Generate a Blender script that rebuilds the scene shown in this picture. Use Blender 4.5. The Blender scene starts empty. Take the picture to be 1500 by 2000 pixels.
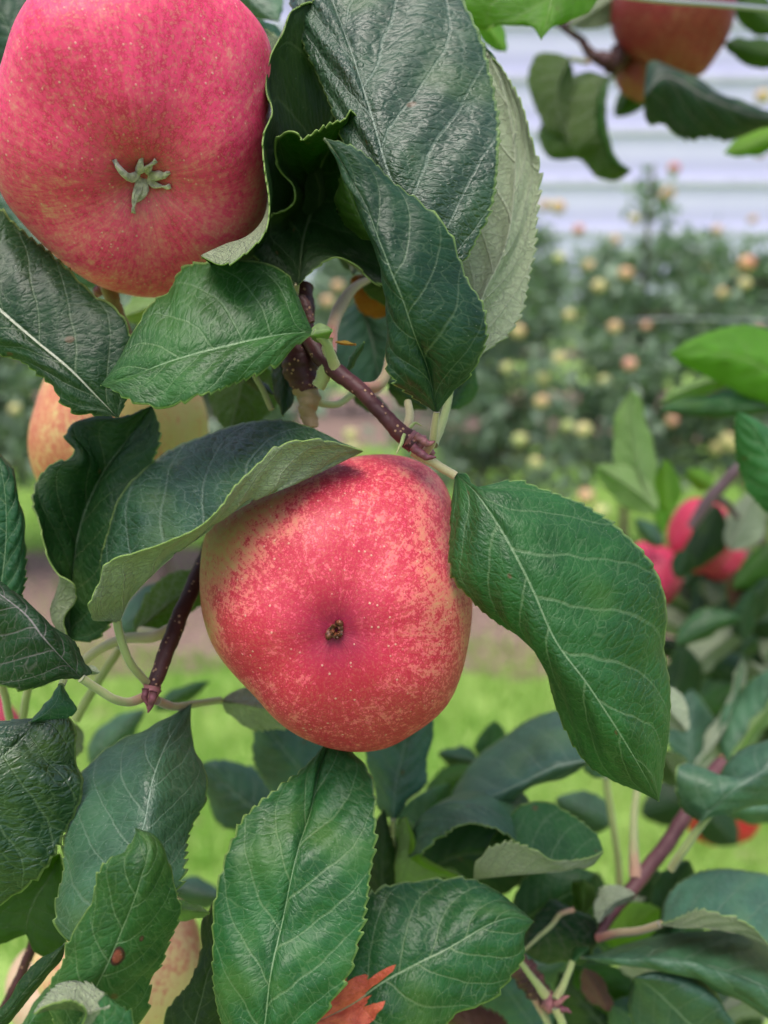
import bpy, bmesh, math, random
import numpy as np
from mathutils import Vector, Matrix
random.seed(7); np.random.seed(7)
SC = bpy.context.scene
COL = SC.collection
R = math.radians

# ------------------------------------------------------------------ camera
F = 1600.0                      # focal length in photo pixels (photo is 1500 x 2000)
PITCH = 16.0
CAM = Vector((0, 0, 1.10))
cd = bpy.data.cameras.new("camera"); cam = bpy.data.objects.new("camera", cd); COL.objects.link(cam)
cam.location = CAM; cam.rotation_euler = (R(90 - PITCH), 0, 0)
cd.sensor_fit = 'HORIZONTAL'; cd.sensor_width = 36; cd.lens = 36 * F / 1500
cd.clip_start = 0.01; cd.clip_end = 400
cd.dof.use_dof = True; cd.dof.focus_distance = 0.182; cd.dof.aperture_fstop = 38.4 / 3.2
SC.camera = cam
# ------------------------------------------------------------------ sky, sun, exposure
EL, AZ = 72, 205               # soft high sun behind the camera, a little to the left
w = bpy.data.worlds.new("World"); SC.world = w; w.use_nodes = True
wn = w.node_tree
sky = wn.nodes.new('ShaderNodeTexSky'); sky.sky_type = 'NISHITA'; sky.sun_disc = False
sky.sun_elevation = R(EL); sky.sun_rotation = R(AZ); sky.air_density = 1.0; sky.dust_density = 4.0
hs = wn.nodes.new('ShaderNodeHueSaturation'); hs.inputs['Saturation'].default_value = 0.95
bg = wn.nodes['Background']; bg.inputs['Strength'].default_value = 0.15
wn.links.new(sky.outputs[0], hs.inputs['Color']); wn.links.new(hs.outputs[0], bg.inputs['Color'])
sl = bpy.data.lights.new("sun", 'SUN'); sl.energy = 1.5; sl.angle = R(40); sl.color = (1, .98, .95)
so = bpy.data.objects.new("sun", sl); COL.objects.link(so)
a = R(AZ)                       # direction towards the sun
sd = Vector((math.sin(a) * math.cos(R(EL)), math.cos(a) * math.cos(R(EL)), math.sin(R(EL))))
so.rotation_euler = sd.to_track_quat('Z', 'Y').to_euler()
SC.view_settings.view_transform = 'Standard'; SC.view_settings.look = 'None'
SC.view_settings.exposure = 0.72; SC.view_settings.gamma = 1

# ------------------------------------------------------------------ helpers
cr, sr = math.cos(R(PITCH)), math.sin(R(PITCH))
CX = np.array([1., 0, 0]); CU = np.array([0, sr, cr]); CF = np.array([0, cr, -sr]); C0 = np.array(CAM)
def P(x, y, d):
    """point seen at photo pixel x,y at depth d metres"""
    x, y, d = np.asarray(x, float), np.asarray(y, float), np.asarray(d, float)
    return C0 + ((x - 750) / F * d)[..., None] * CX - ((y - 1000) / F * d)[..., None] * CU + d[..., None] * CF
def px(s): return np.array([[float(q) for q in p.split(',')] for p in s.split()])
def spline(pts, n, lin=False):
    pts = np.asarray(pts, float)
    t = np.r_[0, np.cumsum(np.maximum(np.linalg.norm(np.diff(pts[:, :2], axis=0), axis=1), 1e-6))]
    if len(pts) == 2 or lin:
        q = np.linspace(0, t[-1], n); return np.stack([np.interp(q, t, pts[:, k]) for k in range(pts.shape[1])], 1)
    h = np.diff(t)[:, None]; sl_ = np.diff(pts, axis=0) / h
    m = np.empty_like(pts); m[0] = sl_[0]; m[-1] = sl_[-1]
    m[1:-1] = (sl_[:-1] * h[1:] + sl_[1:] * h[:-1]) / (h[1:] + h[:-1])
    def ev(q):
        i = np.clip(np.searchsorted(t, q, 'right') - 1, 0, len(t) - 2); hh = (t[i + 1] - t[i]); s = ((q - t[i]) / hh)[:, None]; hh = hh[:, None]
        return ((2*s**3-3*s**2+1)*pts[i] + (s**3-2*s**2+s)*hh*m[i] + (-2*s**3+3*s**2)*pts[i+1] + (s**3-s**2)*hh*m[i+1])
    q = np.linspace(0, t[-1], 400); e = ev(q)
    L = np.r_[0, np.cumsum(np.linalg.norm(np.diff(e[:, :2], axis=0), axis=1))]
    return ev(np.interp(np.linspace(0, L[-1], n), L, q))
def dlist(d, n):
    d = np.atleast_1d(np.asarray(d, float)) / 1000.
    return np.interp(np.linspace(0, 1, n), np.linspace(0, 1, len(d)), d) if len(d) > 1 else np.full(n, d[0])
def link(name, me, mats=(), parent=None, loc=None):
    o = bpy.data.objects.new(name, me); COL.objects.link(o)
    if me is not None:
        for m in mats: me.materials.append(m)
    if parent is not None: o.parent = parent
    if loc is not None: o.location = loc
    return o
def tag(o, label=None, cat=None, group=None, kind=None):
    if label: o['label'] = label
    if cat: o['category'] = cat
    if group: o['group'] = group
    if kind: o['kind'] = kind
    return o
def mesh(name, v, f, smooth=True):
    me = bpy.data.meshes.new(name); me.from_pydata(np.asarray(v).tolist(), [], f)
    if smooth: me.polygons.foreach_set('use_smooth', [True] * len(me.polygons))
    me.update(); return me
def gridfaces(nu, nv, wrap=False):
    f = []
    for i in range(nu - 1):
        for j in range(nv if wrap else nv - 1):
            k = (j + 1) % nv
            f.append((i*nv+j, i*nv+k, (i+1)*nv+k, (i+1)*nv+j))
    return f

# ------------------------------------------------------------------ material helpers
class NT:
    def __init__(s, name):
        s.mat = bpy.data.materials.new(name); s.mat.use_nodes = True; s.t = s.mat.node_tree
        s.t.nodes.clear(); s.out = s.n('ShaderNodeOutputMaterial')
    def n(s, ty, **k):
        o = s.t.nodes.new(ty)
        for a_, b in k.items(): setattr(o, a_, b)
        return o
    def set(s, sock, v):
        if isinstance(v, bpy.types.NodeSocket): s.t.links.new(v, sock)
        elif v is not None:
            if hasattr(sock.default_value, '__len__') and not hasattr(v, '__len__'): v = (v,) * len(sock.default_value)
            if hasattr(v, '__len__') and len(sock.default_value) == 4 and len(v) == 3: v = (*v, 1)
            sock.default_value = v
    def m(s, op, a_, b=None, c=None):
        o = s.n('ShaderNodeMath', operation=op)
        for i, q in enumerate((a_, b, c)):
            if q is not None: s.set(o.inputs[i], q)
        return o.outputs[0]
    def step(s, x, lo, hi, a_=0., b=1.):
        o = s.n('ShaderNodeMapRange', interpolation_type='SMOOTHSTEP')
        for i, q in enumerate((x, lo, hi, a_, b)): s.set(o.inputs[i], q)
        return o.outputs[0]
    def mix(s, f, a_, b, mode='MIX'):
        o = s.n('ShaderNodeMix', data_type='RGBA', blend_type=mode)
        s.set(o.inputs[0], f); s.set(o.inputs[6], a_); s.set(o.inputs[7], b); return o.outputs[2]
    def noise(s, vec, sc, det=2, rough=.5, dim='3D'):
        o = s.n('ShaderNodeTexNoise'); s.set(o.inputs['Vector'], vec); s.set(o.inputs['Scale'], sc)
        o.inputs['Detail'].default_value = det; o.inputs['Roughness'].default_value = rough; return o.outputs[0]
    def vor(s, vec, sc, feat='F1', rnd=1.):
        o = s.n('ShaderNodeTexVoronoi', feature=feat); s.set(o.inputs['Vector'], vec); s.set(o.inputs['Scale'], sc)
        o.inputs['Randomness'].default_value = rnd; return o
    def comb(s, x, y, z=0.):
        o = s.n('ShaderNodeCombineXYZ')
        for i, q in enumerate((x, y, z)): s.set(o.inputs[i], q)
        return o.outputs[0]
    def sep(s, v):
        o = s.n('ShaderNodeSeparateXYZ'); s.set(o.inputs[0], v); return o.outputs
    def attr(s, name): return s.n('ShaderNodeAttribute', attribute_name=name)
    def obj(s): return s.n('ShaderNodeTexCoord').outputs['Object']
    def rnd(s): return s.n('ShaderNodeObjectInfo').outputs['Random']
    def bump(s, h, dist, st=1.):
        o = s.n('ShaderNodeBump'); o.inputs['Strength'].default_value = st; o.inputs['Distance'].default_value = dist
        s.set(o.inputs['Height'], h); return o.outputs[0]
    def bsdf(s, col, rough=.5, normal=None, spec=.5, trans=0., tcol=None, coat=0., sheen=0.):
        b = s.n('ShaderNodeBsdfPrincipled'); s.set(b.inputs['Base Color'], col); s.set(b.inputs['Roughness'], rough)
        s.set(b.inputs['Specular IOR Level'], spec)
        if coat: b.inputs['Coat Weight'].default_value = coat; b.inputs['Coat Roughness'].default_value = .25
        if sheen: b.inputs['Sheen Weight'].default_value = sheen; b.inputs['Sheen Roughness'].default_value = .5
        if normal: s.set(b.inputs['Normal'], normal)
        r = b.outputs[0]
        if trans:
            t = s.n('ShaderNodeBsdfTranslucent'); s.set(t.inputs[0], tcol if tcol is not None else col)
            mx = s.n('ShaderNodeMixShader'); s.set(mx.inputs[0], trans); s.t.links.new(r, mx.inputs[1]); s.t.links.new(t.outputs[0], mx.inputs[2]); r = mx.outputs[0]
        s.t.links.new(r, s.out.inputs[0]); return s.mat
NV = 6.5
def veins(t):
    uv = t.sep(t.n('ShaderNodeUVMap', uv_map='UVMap').outputs[0])
    met = t.n('ShaderNodeUVMap', uv_map='met').outputs[0]
    off = t.m('MULTIPLY', t.rnd(), 37.)
    ms = t.sep(met); mv = t.comb(ms[0], ms[1], off)
    wn_ = t.m('SUBTRACT', t.noise(mv, 14, 3), .5)
    wl = t.m('SUBTRACT', t.noise(mv, 5, 1), .5)
    u0, v = uv[0], t.m('MULTIPLY_ADD', uv[1], 2., -1.)
    av = t.m('ABSOLUTE', v)
    u = t.m('ADD', u0, t.m('MULTIPLY_ADD', wl, .10, t.m('MULTIPLY', wn_, .035)))
    cv = t.m('MULTIPLY', av, t.m('MULTIPLY_ADD', av, 1.1, .9))
    sg = t.m('GREATER_THAN', v, 0.)
    s = t.m('ADD', t.m('SUBTRACT', t.m('MULTIPLY', u, NV), cv), t.m('MULTIPLY', sg, .4))
    f = t.m('ABSOLUTE', t.m('SUBTRACT', t.m('FRACT', s), .5))
    lat = t.m('MULTIPLY', t.step(f, .050, .012), t.m('SUBTRACT', 1., t.m('MULTIPLY', av, .55)))
    wd = t.m('MULTIPLY_ADD', u0, -.028, .042)
    mid = t.step(av, wd, t.m('MULTIPLY', wd, .35))
    wz = t.m('MULTIPLY', t.m('SUBTRACT', t.noise(mv, 40, 2), .5), .02)
    c1 = t.comb(t.m('ADD', t.m('MULTIPLY_ADD', ms[0], 1.45, t.m('MULTIPLY', t.m('ABSOLUTE', ms[1]), .5)), wz), t.m('SUBTRACT', ms[1], wz), off)
    v1 = t.vor(c1, 27., 'DISTANCE_TO_EDGE').outputs['Distance']
    v2 = t.vor(c1, 66., 'DISTANCE_TO_EDGE').outputs['Distance']
    return dict(uv=uv, met=mv, u=u0, v=v, av=av, lat=lat, mid=mid, f=f, v1=v1, v2=v2, t1=t.step(v1, .045, .0), t2=t.step(v2, .07, .0), wn=wn_, wl=wl)
def leaf_mats(key, top, vein, under=(.32, .38, .22), uvein=(.45, .5, .32), rim=(.32, .46, .13), rough=.42, tr=.22, tcol=None, spec=.36, bumpd=.00012, red=False, spots=(), gl=.25, midw=1.):
    t = NT('leaf_upper_' + key); q = veins(t)
    top = np.array(top) * np.array([.44, .66, .46])
    n1 = t.noise(q['met'], 9, 3); n2 = t.noise(q['met'], 60, 2)
    base = t.mix(t.step(n1, .3, .7), tuple(top * .72), tuple(top * 1.22))
    base = t.mix(t.m('MULTIPLY', t.step(n2, .45, .8), .3), base, tuple(top * 1.5))
    hv = t.n('ShaderNodeHueSaturation'); t.set(hv.inputs['Color'], base); t.set(hv.inputs['Value'], t.m('MULTIPLY_ADD', t.rnd(), .5, .72)); t.set(hv.inputs['Hue'], t.m('MULTIPLY_ADD', t.m('FRACT', t.m('MULTIPLY', t.rnd(), 7.3)), .05, .470))
    base = hv.outputs[0]
    vc = np.array(vein) * .70
    c = t.mix(t.m('MULTIPLY', q['t2'], .14), base, tuple(vc))
    c = t.mix(t.m('MULTIPLY', q['t1'], .30), c, tuple(vc))
    c = t.mix(t.m('MULTIPLY', q['lat'], .60), c, tuple(vc))
    c = t.mix(t.m('MULTIPLY', t.step(t.m('ADD', q['av'], t.m('MULTIPLY', q['wn'], .02)), .968, .992), t.m('MULTIPLY_ADD', n2, .9, .15)), c, rim)
    if red:
        thr = t.m('MULTIPLY_ADD', t.noise(t.comb(t.m('MULTIPLY', q['v'], 3.1), t.m('MULTIPLY', q['u'], 2.0), 3.7), 1.15, 2, .5), .55, .02)
        rm = t.step(t.m('SUBTRACT', t.m('ADD', q['u'], t.m('MULTIPLY', q['wn'], .10)), thr), .006, -.006)
        c = t.mix(rm, c, t.mix(t.step(t.noise(q['met'], 26, 4, .7), .35, .65), (.74, .15, .08), (.50, .07, .04)))
    for (su, sv, sr_, sc) in spots:
        dd = t.m('SQRT', t.m('ADD', t.m('POWER', t.m('MULTIPLY', t.m('SUBTRACT', q['u'], su), 3.2), 2.), t.m('POWER', t.m('SUBTRACT', q['v'], sv), 2.)))
        dd = t.m('ADD', dd, t.m('MULTIPLY', q['wn'], sr_ * .9))
        c = t.mix(t.step(dd, sr_ * 1.15, sr_ * .95), c, (.035, .012, .01)); c = t.mix(t.step(dd, sr_ * .85, sr_ * .5), c, sc)
    c = t.mix(t.m('MULTIPLY', q['mid'], .85), c, tuple(np.minimum(vc * 1.25 + .03, .8)))
    if midw > 1: c = t.mix(t.step(q['av'], .036 * midw, .016 * midw), c, (.46, .48, .36))
    bs = t.vor(q['met'], 13).outputs; bm = t.m('MULTIPLY', t.step(t.m('ADD', bs['Distance'], t.m('MULTIPLY', q['wn'], .12)), .13, .06), t.m('GREATER_THAN', t.sep(bs['Color'])[0], .80))
    c = t.mix(t.m('MULTIPLY', bm, .8), c, (.10, .055, .02))
    ym = t.step(t.noise(q['met'], 4.5, 2), .56, .78); c = t.mix(t.m('MULTIPLY', ym, .30), c, (.11, .17, .025))
    du = t.m('MULTIPLY', t.step(t.noise(q['met'], 22, 4, .7), .54, .74), t.step(n1, .45, .75)); c = t.mix(t.m('MULTIPLY', du, .07), c, (.26, .30, .27))
    sp = t.vor(q['met'], 70).outputs['Distance']                   # dust specks
    c = t.mix(t.m('MULTIPLY', t.step(sp, .09, .04), .35), c, (.5, .55, .45))
    h = t.m('ADD', t.m('MULTIPLY', t.step(q['v1'], 0., .30), .8), t.m('MULTIPLY', t.step(q['v2'], 0., .3), .38))
    h = t.m('ADD', h, t.m('MULTIPLY', q['lat'], -.7)); h = t.m('ADD', h, t.m('MULTIPLY', q['mid'], .2))
    h = t.m('ADD', h, t.m('MULTIPLY', n2, .12))
    rg = t.m('MULTIPLY_ADD', n1, .35, rough - .15)
    trc = tcol if tcol is not None else (.16, .34, .03)
    tc = t.mix(t.m('MAXIMUM', t.m('MULTIPLY', q['lat'], .6), q['mid']), trc, tuple(np.array(trc) * .55 + .03))
    m1 = t.bsdf(c, rg, t.bump(h, bumpd), spec, tr, tc)
    t = NT('leaf_under_' + key); q = veins(t)
    un = np.array(under)
    n1 = t.noise(q['met'], 10, 3); n2 = t.noise(q['met'], 110, 2, .7)
    c = t.mix(n1, tuple(un * .85), tuple(un * 1.12)); c = t.mix(t.step(n2, .35, .75), tuple(un * .72), c)
    c = t.mix(t.m('MULTIPLY', q['t2'], .25), c, uvein); c = t.mix(t.m('MULTIPLY', q['t1'], .45), c, uvein)
    c = t.mix(t.m('MULTIPLY', q['lat'], .7), c, uvein); c = t.mix(t.m('MULTIPLY', q['mid'], .9), c, tuple(np.array(uvein) * 1.15))
    h = t.m('ADD', t.m('MULTIPLY', q['t1'], .5), t.m('ADD', t.m('MULTIPLY', q['t2'], .25), t.m('ADD', q['lat'], t.m('MULTIPLY', q['mid'], 1.5))))
    h = t.m('ADD', h, t.m('MULTIPLY', n2, .4))
    m2 = t.bsdf(c, .8, t.bump(h, .0005), .25, tr, trc, sheen=.15)
    t = NT('leaf_rim_' + key); m3 = t.bsdf(rim, .55, None, .4, .4, rim)
    return (m1, m2, m3)
LM = {
 'mid':  leaf_mats('mid', (.036, .125, .045), (.20, .32, .15), rough=.42),
 'lite': leaf_mats('lite', (.045, .16, .05), (.22, .36, .16), rough=.40),
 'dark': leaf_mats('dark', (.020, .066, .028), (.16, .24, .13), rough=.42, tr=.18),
 'blue': leaf_mats('blue', (.028, .085, .048), (.22, .30, .22), rough=.44, spec=.7, bumpd=.00023, tr=.15),
 'gloss': leaf_mats('gloss', (.018, .062, .026), (.16, .26, .12), rough=.32, spec=.75, bumpd=.00022, tr=.15),
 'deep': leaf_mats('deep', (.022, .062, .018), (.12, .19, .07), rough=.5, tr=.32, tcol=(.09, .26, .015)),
 'yel':  leaf_mats('yel', (.24, .38, .05), (.40, .56, .18), under=(.42, .58, .24), rough=.5, tr=.55, tcol=(.45, .72, .10)),  # bright greens stand in for backlight; the sun is behind the camera
 'haze': leaf_mats('haze', (.10, .185, .14), (.2, .3, .2), rough=.42, spec=.5, bumpd=.00012, tr=.18),  # grey-green base lightened to paint in part of the bluish sky sheen
 'pale': leaf_mats('pale', (.05, .15, .06), (.22, .33, .2), under=(.36, .43, .27), uvein=(.55, .60, .42), tr=.12),
 'olive': leaf_mats('olive', (.06, .14, .02), (.15, .24, .07), under=(.10, .17, .035), rough=.45, tr=.5, tcol=(.22, .42, .03)),
 'bold': leaf_mats('bold', (.020, .066, .028), (.2, .27, .15), rough=.42, tr=.18, midw=1.5),
 'purp': leaf_mats('purp', (.014, .055, .022), (.24, .21, .20), rough=.5, tr=.15),
 'orange': leaf_mats('orange', (.55, .22, .02), (.6, .3, .05), under=(.5, .22, .02), uvein=(.6, .3, .06), tr=.4, tcol=(.8, .3, .02), rim=(.5, .25, .03)),
 'rust': leaf_mats('rust', (.18, .05, .04), (.3, .1, .08), under=(.22, .08, .06), uvein=(.3, .13, .1), tr=.2, tcol=(.4, .08, .04)),
 'spot': leaf_mats('spot', (.034, .115, .032), (.21, .34, .14), rough=.40, spots=[(.435, .13, .12, (.20, .055, .03)), (.53, .42, .035, (.10, .04, .03))]),
 'redp': leaf_mats('redp', (.035, .125, .04), (.24, .36, .17), rough=.36, red=True),
}
def simple(name, col, rough=.5, spec=.5, var=.25, sc=200, bd=.0, **k):
    t = NT(name); c = np.array(col); n1 = t.noise(t.obj(), sc, 3)
    return t.bsdf(t.mix(t.step(n1, .25, .75), tuple(c * (1 - var)), tuple(np.minimum(c * (1 + var), 1))), rough, t.bump(n1, bd) if bd else None, spec, **k)
def petiole_mat(key, c0, c1):
    t = NT('petiole_' + key); uv = t.sep(t.n('ShaderNodeUVMap', uv_map='UVMap').outputs[0])
    n1 = t.noise(t.obj(), 500, 2); n2 = t.noise(t.obj(), 2500, 2)
    c = t.mix(t.step(t.m('ADD', uv[0], t.m('MULTIPLY_ADD', n1, .3, -.15)), .55, .95), c0, c1)
    c = t.mix(t.m('MULTIPLY', n2, .5), c, tuple(np.array(c0) * .7))
    return t.bsdf(c, .6, t.bump(n2, .0001), .35, sheen=.3)
PM = {'g': petiole_mat('green', (.30, .36, .13), (.34, .33, .14)), 'p': petiole_mat('pink', (.33, .36, .16), (.42, .20, .15)),
      't': petiole_mat('tan', (.40, .36, .19), (.36, .22, .13)), 'r': petiole_mat('red', (.40, .30, .17), (.36, .10, .10))}
def bark(key, c0, c1, len_=.5, sc=260, lens=True):
    t = NT('bark_' + key); o = t.obj(); uv = t.n('ShaderNodeUVMap', uv_map='UVMap').outputs[0]; s_ = t.sep(uv)
    n1 = t.noise(o, 140, 3); n2 = t.noise(o, 900, 3)
    c = t.mix(t.step(n1, .3, .7), c0, c1); c = t.mix(t.m('MULTIPLY', n2, .45), c, tuple(np.array(c0) * .5))
    h = t.m('MULTIPLY', n2, .4)
    if lens:
        vd = t.vor(o, sc * 2.3).outputs['Distance']
        lm = t.m('MULTIPLY', t.step(vd, .25, .16), t.step(t.noise(o, sc * .9, 1), .42, .48))
        c = t.mix(lm, c, (.42, .24, .15)); h = t.m('ADD', h, lm)
    return t.bsdf(c, .5, t.bump(h, .0003), .3)
BK = {'red': bark('red', (.050, .013, .018), (.095, .028, .030)), 'dark': bark('dark', (.045, .014, .014), (.09, .03, .03)),
      'grey': bark('grey', (.12, .07, .085), (.19, .12, .14), lens=False), 'mauve': bark('mauve', (.10, .035, .04), (.17, .075, .08), lens=False),
      'scaly': bark('scaly', (.07, .03, .03), (.16, .07, .06)), 'tan': bark('tan', (.30, .21, .10), (.38, .26, .14), lens=False)}
M_bud = simple('bud_scale', (.27, .10, .11), .6, var=.45, sc=500, bd=.0002)
M_budd = simple('bud_dark', (.13, .035, .05), .6, var=.4, sc=500, bd=.0002)

# ------------------------------------------------------------------ ground and far setting
def plane(name, x0, x1, y0, y1, z, mat):
    o = link(name, mesh(name, [(x0, y0, z), (x1, y0, z), (x1, y1, z), (x0, y1, z)], [(0, 1, 2, 3)], False), [mat]); tag(o, kind='structure'); return o
t = NT('lawn'); o_ = t.obj(); n1 = t.noise(o_, 3, 4); n2 = t.noise(o_, 60, 3)
n3 = t.noise(o_, 9, 3)
M_lawn = t.bsdf(t.mix(t.m('MULTIPLY', t.step(n3, .58, .72), .6), t.mix(t.step(n2, .3, .7), t.mix(t.step(n1, .35, .65), (.14, .29, .04), (.27, .40, .09)), (.31, .45, .12)), (.30, .27, .14)), .8, t.bump(n2, .02), .2)
t = NT('soil'); o_ = t.obj(); n1 = t.noise(o_, 5, 4); n2 = t.noise(o_, 45, 4)
M_soil = t.bsdf(t.mix(t.step(n2, .3, .7), t.mix(n1, (.15, .095, .08), (.25, .165, .14)), (.33, .23, .19)), .95, t.bump(n2, .03), .1)
plane('ground', -160, 160, -30, 260, 0, M_lawn)
for nm, y0, y1 in (('soil_strip', 2.20, 3.25), ('soil_strip', 5.5, 8.2), ('soil_strip', 11.5, 13.0), ('soil_strip', 16, 17.5)):
    # ragged-edged strip under each orchard row
    xs = np.linspace(-30, 30, 400); v = []
    for x in xs:
        v += [(x, y0 + .09 * math.sin(x * 5.1 + y0) + random.uniform(-.04, .04), .004), (x, y1 + .09 * math.sin(x * 4.3) + random.uniform(-.04, .04), .004)]
    tag(link(nm, mesh(nm, v, [(2*i, 2*i+2, 2*i+3, 2*i+1) for i in range(399)], False), [M_soil]), kind='structure')
# grass blades (nobody could count them)
t = NT('grass_blade'); g_ = t.attr('tint').outputs['Fac']
M_blade = t.bsdf(t.mix(g_, (.18, .38, .05), (.48, .57, .18)), .5, None, .3, .35, (.30, .55, .06))
n = 70000
Y = np.random.uniform(1.1, 5.4, n) ; X = np.random.uniform(-.62, .62, n) * (Y * 1.0 + .3)
keep = ~(((Y > 2.26 + .08 * np.sin(X * 5.1)) & (Y < 3.18 + .08 * np.sin(X * 4.3))) & (np.random.rand(n) > .06))
keep &= ~((Y > 5.42)); X, Y = X[keep], Y[keep]; n = len(X)
an = np.random.uniform(0, 6.28, n); hh = np.random.uniform(.025, .075, n); wd = np.random.uniform(.0015, .0032, n); ln = np.random.uniform(0, .05, n); la = np.random.uniform(0, 6.28, n)
V = np.empty((n, 3, 3)); V[:, 0] = np.stack([X - wd*np.cos(an), Y - wd*np.sin(an), 0*X], 1); V[:, 1] = np.stack([X + wd*np.cos(an), Y + wd*np.sin(an), 0*X], 1)
V[:, 2] = np.stack([X + ln*np.cos(la), Y + ln*np.sin(la), hh], 1)
me = bpy.data.meshes.new('grass'); me.vertices.add(3*n); me.vertices.foreach_set('co', V.ravel()); me.loops.add(3*n); me.loops.foreach_set('vertex_index', np.arange(3*n)); me.polygons.add(n)
me.polygons.foreach_set('loop_start', np.arange(0, 3*n, 3)); me.polygons.foreach_set('loop_total', np.full(n, 3)); me.update()
gx, gy = V[:, 0, 0], V[:, 0, 1]; gt = np.clip(.45 + .35*np.sin(gx*7 + 1.3*np.sin(gy*5)) * np.sin(gy*6 + gx*3) + np.random.normal(0, .25, n), 0, 1)
at = me.attributes.new('tint', 'FLOAT', 'POINT'); at.data.foreach_set('value', np.repeat(gt, 3))
tag(link('grass', me, [M_blade]), 'short bright green grass in the orchard alley', 'grass', kind='stuff')

# white building far behind the rows
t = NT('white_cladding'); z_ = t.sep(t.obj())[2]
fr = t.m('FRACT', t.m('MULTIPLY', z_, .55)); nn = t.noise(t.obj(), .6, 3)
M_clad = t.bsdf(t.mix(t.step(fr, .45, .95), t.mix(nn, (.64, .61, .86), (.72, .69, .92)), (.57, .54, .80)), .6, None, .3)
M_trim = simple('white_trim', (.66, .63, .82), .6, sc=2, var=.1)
br = link('white_shed', None, loc=(0, 34, 0)); tag(br, 'long white shed with horizontal cladding bands behind the orchard rows', 'building')
def box(x0, x1, y0, y1, z0, z1):
    v = [(x, y, z) for x in (x0, x1) for y in (y0, y1) for z in (z0, z1)]
    return v, [(0, 1, 3, 2), (4, 6, 7, 5), (0, 4, 5, 1), (2, 3, 7, 6), (0, 2, 6, 4), (1, 5, 7, 3)]
v, f = box(-45, 45, 0, 18, 0, 12.5); link('wall', mesh('wall', v, f, False), [M_clad], br)
v, f = [], []
for z in np.arange(.9, 12.4, 1.82):
    b = len(v); vv, ff = box(-45, 45, -.14, -.003, z, z + .22); v += vv; f += [tuple(q + b for q in x) for x in ff]
link('cladding_rail', mesh('cladding_rail', v, f, False), [M_trim], br)
v = [(-46, -.6, 12.3), (46, -.6, 12.3), (46, 9, 15), (-46, 9, 15), (-46, 18.6, 12.3), (46, 18.6, 12.3)]
v += [(x, y, z + .2) for x, y, z in v]
link('roof', mesh('roof', v, [(0, 3, 2, 1), (3, 4, 5, 2), (6, 7, 8, 9), (9, 8, 11, 10), (0, 1, 7, 6), (4, 10, 11, 5), (0, 6, 9, 3), (3, 9, 10, 4), (1, 2, 8, 7), (2, 5, 11, 8)], False), [M_trim], br)

# orchard rows: trees of trunk and leafy crown
t = NT('orchard_leaf'); g_ = t.attr('tint').outputs['Fac']; r_ = t.rnd()
M_oleaf = t.bsdf(t.mix(g_, (.13, .20, .135), (.30, .39, .27)), .5, None, .6, .3, (.16, .32, .06))  # paler, greyer greens stand in for haze and lifted shade inside the crowns
M_trunk = simple('orchard_trunk', (.13, .09, .07), .9, sc=30, var=.4)
def tree_mesh(seed, h, rad, nl, z0=.35):
    rg = np.random.RandomState(seed)
    # leaf clumps along whippy side branches around a central leader
    nb = 34; V, Fc, T = [], [], []
    bz = rg.uniform(z0, h * .93, nb); ba = rg.uniform(0, 6.28, nb); bl = rad * (1.08 - .42 * (bz - z0) / (h - z0)) * rg.uniform(.45, 1.1, nb)
    for i in range(nl):
        if rg.rand() < .05:
            c = np.array([rg.normal(0, .05), rg.normal(0, .05), rg.uniform(h * .70, h * 1.03)])
        else:
            k = rg.randint(nb); s = rg.uniform(.15, 1) ** .8 * bl[k]
            c = np.array([math.cos(ba[k]) * s, math.sin(ba[k]) * s, bz[k] + .25 * s - .35 * s * s]) + rg.normal(0, .055, 3)
        L = rg.uniform(.05, .09); W = L * rg.uniform(.24, .32)
        d = rg.normal(0, 1, 3); d[2] -= .5; d /= np.linalg.norm(d); s_ = np.cross(d, rg.normal(0, 1, 3)); s_ /= np.linalg.norm(s_); nn_ = np.cross(s_, d)
        b = len(V)
        V += [c, c + d*L*.4 + s_*W + nn_*W*.3, c + d*L, c + d*L*.4 - s_*W + nn_*W*.3, c + d*L*.45]
        Fc += [(b, b+1, b+4), (b+1, b+2, b+4), (b+2, b+3, b+4), (b+3, b, b+4)]; T += [rg.rand() ** 1.5] * 5
    me = mesh('crown', V, Fc, False); me.materials.append(M_oleaf)
    at = me.attributes.new('tint', 'FLOAT', 'POINT'); at.data.foreach_set('value', T)
    v, f = [], []
    segs = [((0, 0, -.02), (0.01, 0, h * 1.05), .022, .006)] + [((0, 0, bz[k]), (math.cos(ba[k])*bl[k], math.sin(ba[k])*bl[k], bz[k]+.25*bl[k]-.35*bl[k]**2), .009, .003) for k in range(nb)]
    for p0, p1, r0, r1 in segs:
        p0, p1 = Vector(p0), Vector(p1); q = (p1 - p0).to_track_quat('Z', 'Y'); b = len(v)
        for i in range(4):
            s = i / 3; c = p0.lerp(p1, s) + Vector((math.sin(i*2.1)*.012, math.cos(i*1.7)*.012, 0)); r = r0 + (r1 - r0) * s
            v += [c + q @ Vector((math.cos(k*math.pi/3)*r, math.sin(k*math.pi/3)*r, 0)) for k in range(6)]
        f += [(b+i*6+k, b+i*6+(k+1) % 6, b+(i+1)*6+(k+1) % 6, b+(i+1)*6+k) for i in range(3) for k in range(6)]
    tm = mesh('trunk', v, f); tm.materials.append(M_trunk); return me, tm
TM = [tree_mesh(1, 1.6, .46, 2700, .50), tree_mesh(2, 1.75, .48, 2900, .48), tree_mesh(3, 1.5, .45, 2600, .52), tree_mesh(4, 1.8, .6, 3600, .3)]
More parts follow.
